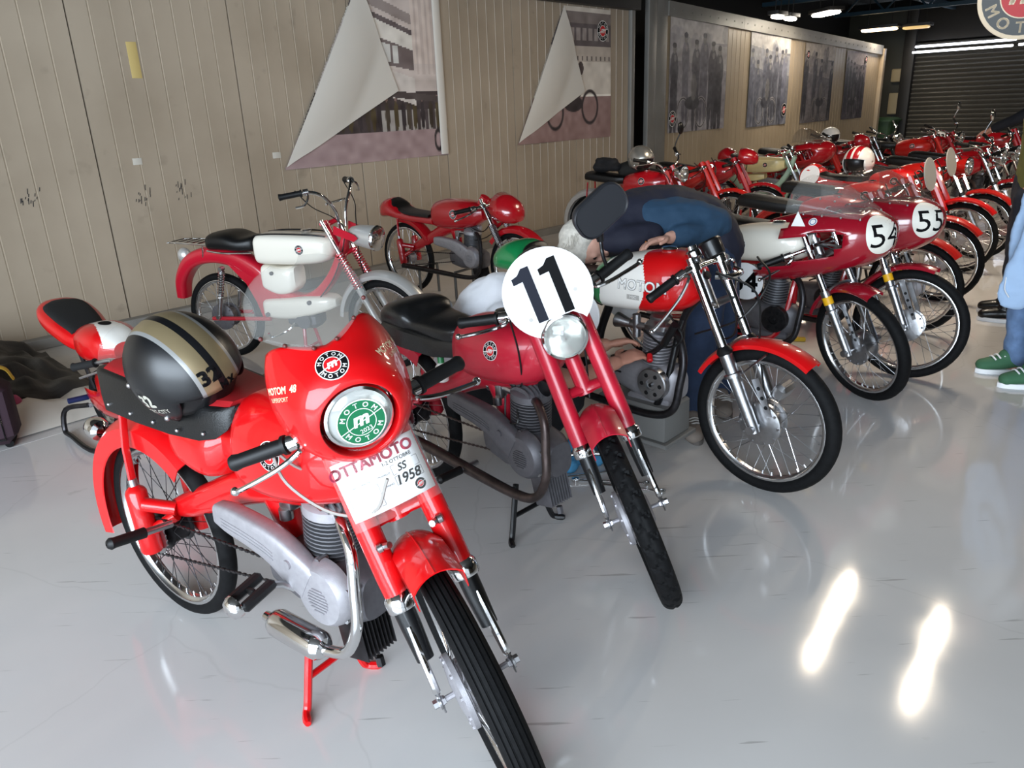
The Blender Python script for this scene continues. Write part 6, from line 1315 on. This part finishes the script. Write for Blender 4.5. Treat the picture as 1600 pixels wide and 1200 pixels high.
# grandstand photo
r = Ras(150, 130, (188, 172, 168)); r.rect(0, 1, 0, .19, (150, 126, 128)); r.rect(0, 1, .17, .40, (58, 48, 50)); r.rect(.55, .93, .17, .29, (150, 142, 140))
for k in range(9): r.rect(.50 + k*.05, .52 + k*.05, .17, .29, (70, 60, 62))
for k in range(16): u = .30 + k*.045 + .01*math.sin(k*5); r.ell(u, .26, .014, .085, (44 + k % 3*14, 36 + k % 3*12, 40)); r.ell(u, .36, .009, .018, (120, 95, 90))
r.rect(.3, .80, .42, .58, (196, 184, 180), .35); r.rect(.3, .97, .385, .425, (70, 60, 60), .12); r.rect(.45, .80, .58, .72, (104, 90, 90), .2); r.rect(.60, .66, .60, .70, (190, 184, 182), .2); r.rect(.67, .71, .60, .70, (190, 184, 182), .2); r.rect(.4, .80, .74, .84, (206, 196, 190), .35); r.rect(.4, .80, .84, .87, (92, 80, 82), .4); r.rect(.4, .80, .90, .96, (140, 126, 124), .4); r.rect(.80, 1, .56, 1, (196, 178, 172)); 
for k in range(5): r.rect(.82 + k*.036, .835 + k*.036, .5, 1, (170, 152, 148), 0, .6)
r.ring(.935, .10, .024, .06, .22, (40, 34, 36)); r.ell(.985, .20, .025, .10, (56, 46, 50)); r.noise(.03, 5)
P1, p1 = poster('poster', 'large grandstand photo poster with its white corner folded down, left one', 1.38, 3.40, 1.07, 2.655, r, ((1.40, 1.09), (2.40, 2.655)), (2.75, 1.71))
q = MB(); q.loft([[wp(3.34 + .055*math.cos(a), z, .022 + .018*math.sin(a)) for a in np.linspace(-.2, 3.0, 8)] for z in np.linspace(1.08, 2.65, 10)], (0, 0), closed=False); q.build('curled_edge', pback, P1, smooth=60)
# rider before a stand
r = Ras(140, 120, (196, 184, 176)); r.rect(0, 1, 0, .33, (138, 110, 108)); r.rect(0, 1, .86, .97, (120, 108, 106)); r.rect(0, 1, .72, .88, (92, 82, 84))
for k in range(9): r.rect(.42 + k*.065, .46 + k*.065, .76, .85, (140, 128, 126))
r.rect(0, 1, .60, .72, (172, 158, 150)); 
for k in range(10): r.rect(.52 + k*.05, .535 + k*.05, .61, .64, (98, 88, 86))
r.rect(0, 1, .335, .35, (225, 215, 208)); r.ring(.76, .25, .085, .125, .10, (48, 40, 42)); r.ring(.38, .22, .085, .125, .10, (48, 40, 42)); r.ell(.58, .28, .10, .06, (52, 44, 46)); r.ell(.62, .42, .06, .10, (62, 52, 54)); r.ell(.66, .55, .03, .05, (70, 58, 58)); r.noise(.03, 5)
P2, p2 = poster('poster', 'racing rider photo poster with its white corner folded down, right one', 4.52, 6.42, 1.10, 2.63, r, ((4.54, 1.12), (5.45, 2.63)), (5.82, 1.67))
Decal(wp(6.22, 2.38, .03), WN, (0, 0, 1)).roundel(.12).build('printed_badge', P2)
def group(seed, light=(176, 168, 168), darkc=(84, 80, 88), mid=(128, 122, 128), n=6):
    rg = np.random.default_rng(seed); r = Ras(110, 120, mid); r.rect(0, 1, .80, 1, light); r.rect(0, 1, .60, .82, tuple((np.array(light)+np.array(mid))/2), .1); r.rect(0, 1, 0, .10, tuple(c*1.08 for c in mid))
    for _ in range(14): c = rg.choice([.8, 1.1, 1.25]); r.ell(rg.random(), .3 + .6*rg.random(), .03 + .08*rg.random(), .03 + .10*rg.random(), tuple(np.array(mid)*c), .5)
    for k in range(n):
        u = .10 + .8*k/(n-1) + rg.normal()*.025; h = .74 + rg.normal()*.05; c = np.array(darkc)*(.75 + .5*rg.random()); w_ = .06 + .02*rg.random()
        r.ell(u, h - .13, w_, .16, tuple(c), .95); r.ell(u, h - .33, w_*.85, .20, tuple(c*.92), .95); r.ell(u - w_*.45, h - .52, w_*.42, .22, tuple(c*.9), .95); r.ell(u + w_*.5, h - .52, w_*.42, .22, tuple(c*.9), .95)
        r.ell(u, h + .05, .030, .042, tuple(np.array(light)*.66)); r.ell(u, h + .078, .034, .024, tuple(c*.8)); r.ell(u + w_*.2, h - .03, w_*.3, .03, tuple(np.array(light)*.75), .7)
    cx = .35 + .3*rg.random()
    for du in (-.16, .16): r.ring(cx + du, .17, .10, .135, .10, tuple(np.array(light)*.9)); r.ring(cx + du, .17, .10, .135, .045, tuple(np.array(darkc)*.6))
    r.ell(cx, .26, .13, .06, tuple(np.array(darkc)*.7)); r.ell(cx + .02, .40, .05, .12, tuple(np.array(light)*.6), .7); return r.noise(.03, 3).noise(.03, 9)
names = ['photo poster of men with a bicycle, first after the doorway gap', 'bluish photo poster of a crowd round a rider, second after the gap', 'dark close-up photo poster of a rider, third after the gap', 'darkest photo poster of a standing group, last before the shutter']
rs = [group(1), group(2, (168, 162, 162), (80, 80, 92), (98, 98, 108), 7), group(3, (168, 156, 150), (58, 54, 60), (88, 82, 86), 4), group(5, (150, 138, 142), (40, 38, 44), (70, 64, 72), 6)]
for k, (s0, s1, z0, z1, bx, bz) in enumerate(((7.90, 9.66, 1.07, 2.64, .10, .2), (10.50, 12.12, 1.04, 2.54, 1.48, .25), (12.80, 14.30, 1.02, 2.44, .12, 1.22), (15.0, 16.25, 1.01, 2.36, 1.15, 1.2))):
    t, o = poster('poster', names[k], s0, s1, z0, z1, rs[k]); Decal(wp(s0 + bx, z0 + bz, .03), WN, (0, 0, 1)).roundel(.11 if k < 2 else .08, detail=k == 0).build('printed_badge', t)
# tape scraps and scuffs left on the ribbed wall
for nm, lb, s_, z_, w_, h_, m in (('tape_strip', 'yellowed strip of tape stuck high on the ribbed wall', .24, 1.95, .075, .25, mat('tape_yellow', 'c9b070', .6)), ('tape_strip', 'small torn whitish tape scrap below the yellow strip', .12, 1.235, .07, .05, mat('tape_white', 'c8c2b6', .6)), ('tape_strip', 'pale tape at the lower left corner of the grandstand poster', 1.33, 1.20, .08, .05, mat('tape_white', 'c8c2b6', .6))):
    q = wbox(nm, s_ - w_/2, s_ + w_/2, z_ - h_/2, z_ + h_/2, .0, .004, m, None, r=.001); tag(q, lb, 'tape')
m = mat('scuff_dark', '3a3634', .8)
for s_, z_ in ((-.68, 1.03), (.10, .97), (.42, .98)):
    q = MB()
    for k in range(14): a, b = rng.normal()*.035, rng.normal()*.035; L = rng.uniform(.01, .05); q.add([wp(s_ + a, z_ + b, .002), wp(s_ + a + .006, z_ + b, .002), wp(s_ + a + .012, z_ + b + L, .002), wp(s_ + a + .006, z_ + b + L, .002)], [(0, 1, 2, 3)])
    q.build('scuff_mark', m, wl, smooth=0, kind='stuff')

# ------------------------------------------------------------------ hanging round sign, bin, boxes on the pillar
SC = V(4.72, 7.55, 2.28); sn = unit(-SC + V(0, 0, 1.5) + V(.3, 0, 0)); sn[2] = 0; sn = unit(sn); su = V(-sn[1], sn[0], 0)
t = empty('hanging_sign', tuple(SC)); tag(t, 'round hanging club sign with white lettering at top right corner', 'sign')
q = MB(); q.lathe((0, 0, 0), sn, [(-.012, .002), (-.012, .36), (-.008, .37), (.008, .37), (.012, .36), (.012, .002)], 56); q.build('disc', mat('sign_cream', 'd8d2c0', .5), t)
for sg in (-1, 1): q = MB(); q.tube([su*.2*sg + V(0, 0, .3), su*.2*sg + V(0, 0, 1.43)], .004, 6); q.build('wire', steeld, t)
Decal(sn*.013, sn, (0, 0, 1)).ring(.195, .335, mat('sign_slate', '3a444c', .5), 1).ring(.0005, .185, mat('sign_red', 'a81c2c', .5), 1, k=4).arc('MOTOM', .265, .13, mat('sign_cream', 'd8d2c0', .5), 2, 90, 32).arc('MOTOM', .265, .13, mat('sign_cream', 'd8d2c0', .5), 2, -90, 32, flip=True).text('m', .30, mat('sign_cream', 'd8d2c0', .5), 2, bold=.03, shear=.3).build('sign_print', t)
bp_ = shp(-.1, 0, .62); t = empty('wheeled_bin', tuple(bp_), 48); tag(t, 'dark green wheeled waste bin in the far corner by the pillar', 'bin'); gm = mat('bin_green', '2e4a30', .5)
q = MB(); q.loft([[V(x*(.42 + z*.10), y*(.34 + z*.10), z) for x, y in rrect(1.4, 1.4, .2)] for z in (.12, .5, .86)]); q.build('tub', gm, t)
q = MB(); q.loft([[V(x*.56, y*.48, z) for x, y in rrect(1.4*s_, 1.4*s_, .2*s_)] for z, s_ in ((.86, 1.05), (.90, 1.05), (.95, .8), (.96, .3))]); q.build('lid', gm, t)
for sg in (-1, 1): q = MB(); q.cyl((sg*.2, -.2, .08), (sg*.28, -.2, .08), .08, n=18); q.build('wheel', rubber, t)
for k, (z0, z1) in enumerate(((1.75, 2.05), (1.0, 1.5))):
    q = shbox('wall_box', -.22, .02, z0, z1, -.2, -.02, mat('beige_box', 'b4a584', .6), None, r=.02); tag(q, ['pale electrical box on the dark pillar, upper one', 'pale electrical box on the dark pillar, lower one'][k], 'box')

# ------------------------------------------------------------------ helmets and bag on the far bikes
def on(B, p): return tuple(B.root.matrix_world @ Vector(p))
helmet('helmet', 'silver open-face helmet with dark lining resting on the dark red tank', on(R1, (-.02, .0, .975)), -60, 10, 0, mat('helmet_silver_shell', 'b0aca4', .25, .7), .13)
helmet('helmet', 'white helmet lying on the two-tone motorcycle seat', on(R8, (-.30, 0, .94)), -60, 0, 0, white, .13)
helmet('helmet', 'red and white helmet resting behind the long black seat', on(A3, (-.32, .0, .92)), -140, 0, 0, white, .14, [red3, red3])
t = empty('jacket_bundle', on(R1, (-.42, 0, .84))); tag(t, 'folded black jacket lying on the seat beside the silver helmet', 'jacket')
o = blob('cloth', mat('black_cloth', '101014', .85), [([(-.09, .06, .05, .07), (.08, -.06, .05, .07)], .7, (0, 0, 1)), ([(-.07, .07, .11, .06), (.06, -.04, .11, .055)], .6, (0, 0, 1))], t, voxel=.014, it=2, disp=.03)
t = empty('bag', on(R1, (-.16, .10, .80))); tag(t, 'dark soft bag slumped behind the silver helmet', 'bag')
blob('cloth', mat('dark_bag', '1a1814', .8), [[(-.10, .05, .05, .08), (.02, 0, .07, .09)]], t, voxel=.016, it=2, disp=.03)

# ------------------------------------------------------------------ things on the floor
t = empty('rag', (.27, 3.10, 0)); tag(t, 'crumpled blue shop rag on the floor behind the number 11 fork', 'rag')
blob('cloth', mat('rag_blue', '3f7fa6', .85), [[(-.09, .04, .03, .04), (.0, 0, .05, .06), (.09, -.03, .03, .04)], [(-.03, -.06, .03, .04), (.06, .07, .03, .045)], [(0, .02, .08, .04), (.03, .0, .12, .025)]], t, voxel=.012, it=1, disp=.05)
def spanner(p, ang, L, label):
    t = empty('wrench', (p[0], p[1], 0), ang); tag(t, label, 'wrench', 'chrome wrenches on the floor'); q = MB(); q.tube([(-L/2, 0, .008), (L/2, 0, .008)], .006, 8, flat=.7); q.build('shaft', chrome, t)
    for sg in (-1, 1): q = MB(); q.lathe((sg*L/2, 0, .002), (0, 0, 1), [(0, .008), (0, .017), (.011, .017), (.011, .008)], 18, closed=True); q.build('ring_end', chrome, t)
spanner((.30, 2.98), 10, .28, 'chrome wrench on the floor closest to the blue rag'); spanner((.40, 2.90), -12, .30, 'long chrome wrench on the floor, middle of the three'); spanner((.47, 2.84), -20, .26, 'chrome wrench on the floor closest to the front tyre')
t = empty('socket_handle', (.33, 3.04, 0), 0); tag(t, 'chrome ratchet handle lying on the blue rag', 'ratchet'); q = MB(); q.tube([(-.10, 0, .075), (.02, 0, .075), (.12, -.01, .07)], [.011, .011, .008], 10); q.lathe((.12, -.01, .06), (0, 0, 1), [(0, .004), (0, .016), (.022, .016), (.022, .004)], 14); q.build('handle', chrome, t)
wood = mat('plywood', '96704a', .7, noise=.25, nscale=12)
t = empty('wooden_board', (-1.30, 4.35, 0), -18); tag(t, 'brown plywood board under the moped stand', 'board'); q = MB(); q.box((0, 0, .009), (.55, .34, .018)); q.build('sheet', wood, t)
q = MB(); q.box((0, 0, .009), (.45, .05, .018)); q = q.build('wooden_strip', wood); q.location = (.50, 3.48, 0); q.rotation_euler = (0, 0, R_(28)); tag(q, 'thin wooden strip under the grey support box', 'strip')
ytape = mat('floor_tape_yellow', 'c8a21e', .6)
for k, (x, y, L) in enumerate(((1.46, 4.74, .16), (1.86, 4.80, .13), (1.22, 4.05, .12))):
    q = MB(); q.box((0, 0, .012), (L, .035, .024)); q = q.build('yellow_strip', ytape); q.location = (x, y, 0); q.rotation_euler = (0, 0, R_(-15)); tag(q, ['yellow strip on the floor behind the tricolour front mudguard', 'yellow strip on the floor below the faired racer engine', 'yellow strip on the floor beside the jeans of the bent man'][k], 'strip')
# crumpled poster heap, suitcase, backpack
t = empty('crumpled_poster', (-2.95, 4.55, 0)); tag(t, 'dark crumpled photo poster heaped on the floor at far left', 'poster')
N, K = 70, 64; r = Ras(N, K, (44, 40, 38)); r.ell(.35, .6, .12, .08, (120, 104, 98)); r.ell(.62, .45, .05, .06, (110, 92, 86)); r.ell(.2, .8, .1, .05, (96, 86, 80)); r.ell(.7, .2, .05, .08, (128, 100, 84)); r.noise(.05, 4)
H_ = rng.normal(size=(20, 20))
def bump(u, v):
    y, x = v*17.99, u*17.99; i, j = int(y), int(x); fy, fx = y-i, x-j; return H_[i, j]*(1-fy)*(1-fx) + H_[i, j+1]*(1-fy)*fx + H_[i+1, j]*fy*(1-fx) + H_[i+1, j+1]*fy*fx
def heap(u, v):
    p = gp(-1.0 + 1.5*u, -1.9 + 1.45*v) - V(-2.95, 4.55, 0); h = .30*max(0, 1 - ((u-.45)/.56)**2)*max(0, 1 - ((v-.5)/.52)**2)**.7 + .028*bump(u, v) + .05*abs(bump(u*.35, v*.35)); return V(p[0], p[1], max(.004, h + .012))
paper('print', t, r, heap)
q = MB(); Lq = []
for k in range(20): u = k/19; a = heap(u, 1) ; b_ = V(*(gp(-1.0 + 1.5*u, -.10) - V(-2.95, 4.55, 0))); Lq.append([a + V(0, 0, .0), (a + b_)/2 + V(0, 0, .05), b_ + V(0, 0, .006)])
q.loft(Lq, (0, 0), closed=False); q.build('white_back', pback, t, smooth=60)
t = empty('suitcase', (-2.70, 3.55, 0), 24); tag(t, 'dark plum fabric suitcase standing at the left edge', 'suitcase'); sm_ = mat('plum_fabric', '33202a', .85, bump=.3)
q = MB(); q.box((0, 0, .185), (.42, .22, .33), r=.05); q.build('shell', sm_, t); q = MB(); q.tube([(-.16, -.112, .06), (-.16, -.112, .31), (.16, -.112, .31), (.16, -.112, .06), (-.16, -.112, .06)], .005, 6); q.build('zip', blackp, t)
q = MB(); q.tube(smooth_path([(-.08, 0, .345), (-.07, 0, .38), (.07, 0, .38), (.08, 0, .345)], 4), .01, 8); q.build('handle', blackp, t)
for sg in (-1, 1): q = MB(); q.cyl((sg*.16, -.06, .02), (sg*.16, .06, .02), .02, n=14); q.build('wheel', rubber, t)
t = empty('backpack', (-2.98, 3.98, 0)); tag(t, 'grey-green backpack with yellow strap and pink pocket beside the suitcase', 'backpack')
blob('sack', mat('grey_green_cloth', '5f6f5e', .85), [([(0, 0, .14, .14), (.02, 0, .30, .13), (.04, 0, .40, .08)], .75, (0, 1, 0))], t, voxel=.014, it=2, disp=.03)
blob('pocket', mat('pink_cloth', 'a04468', .85), [([(.14, -.08, .10, .07), (.24, -.02, .10, .06)], .7, (0, 0, 1))], t, voxel=.012, it=2, disp=.02)
q = MB(); q.tube(smooth_path([(.05, -.10, .30), (.16, -.12, .34), (.27, -.06, .31), (.30, -.04, .24)], 5), .03, 8, flat=.25); q.build('strap', mat('yellow_strap', 'd8b040', .7), t)
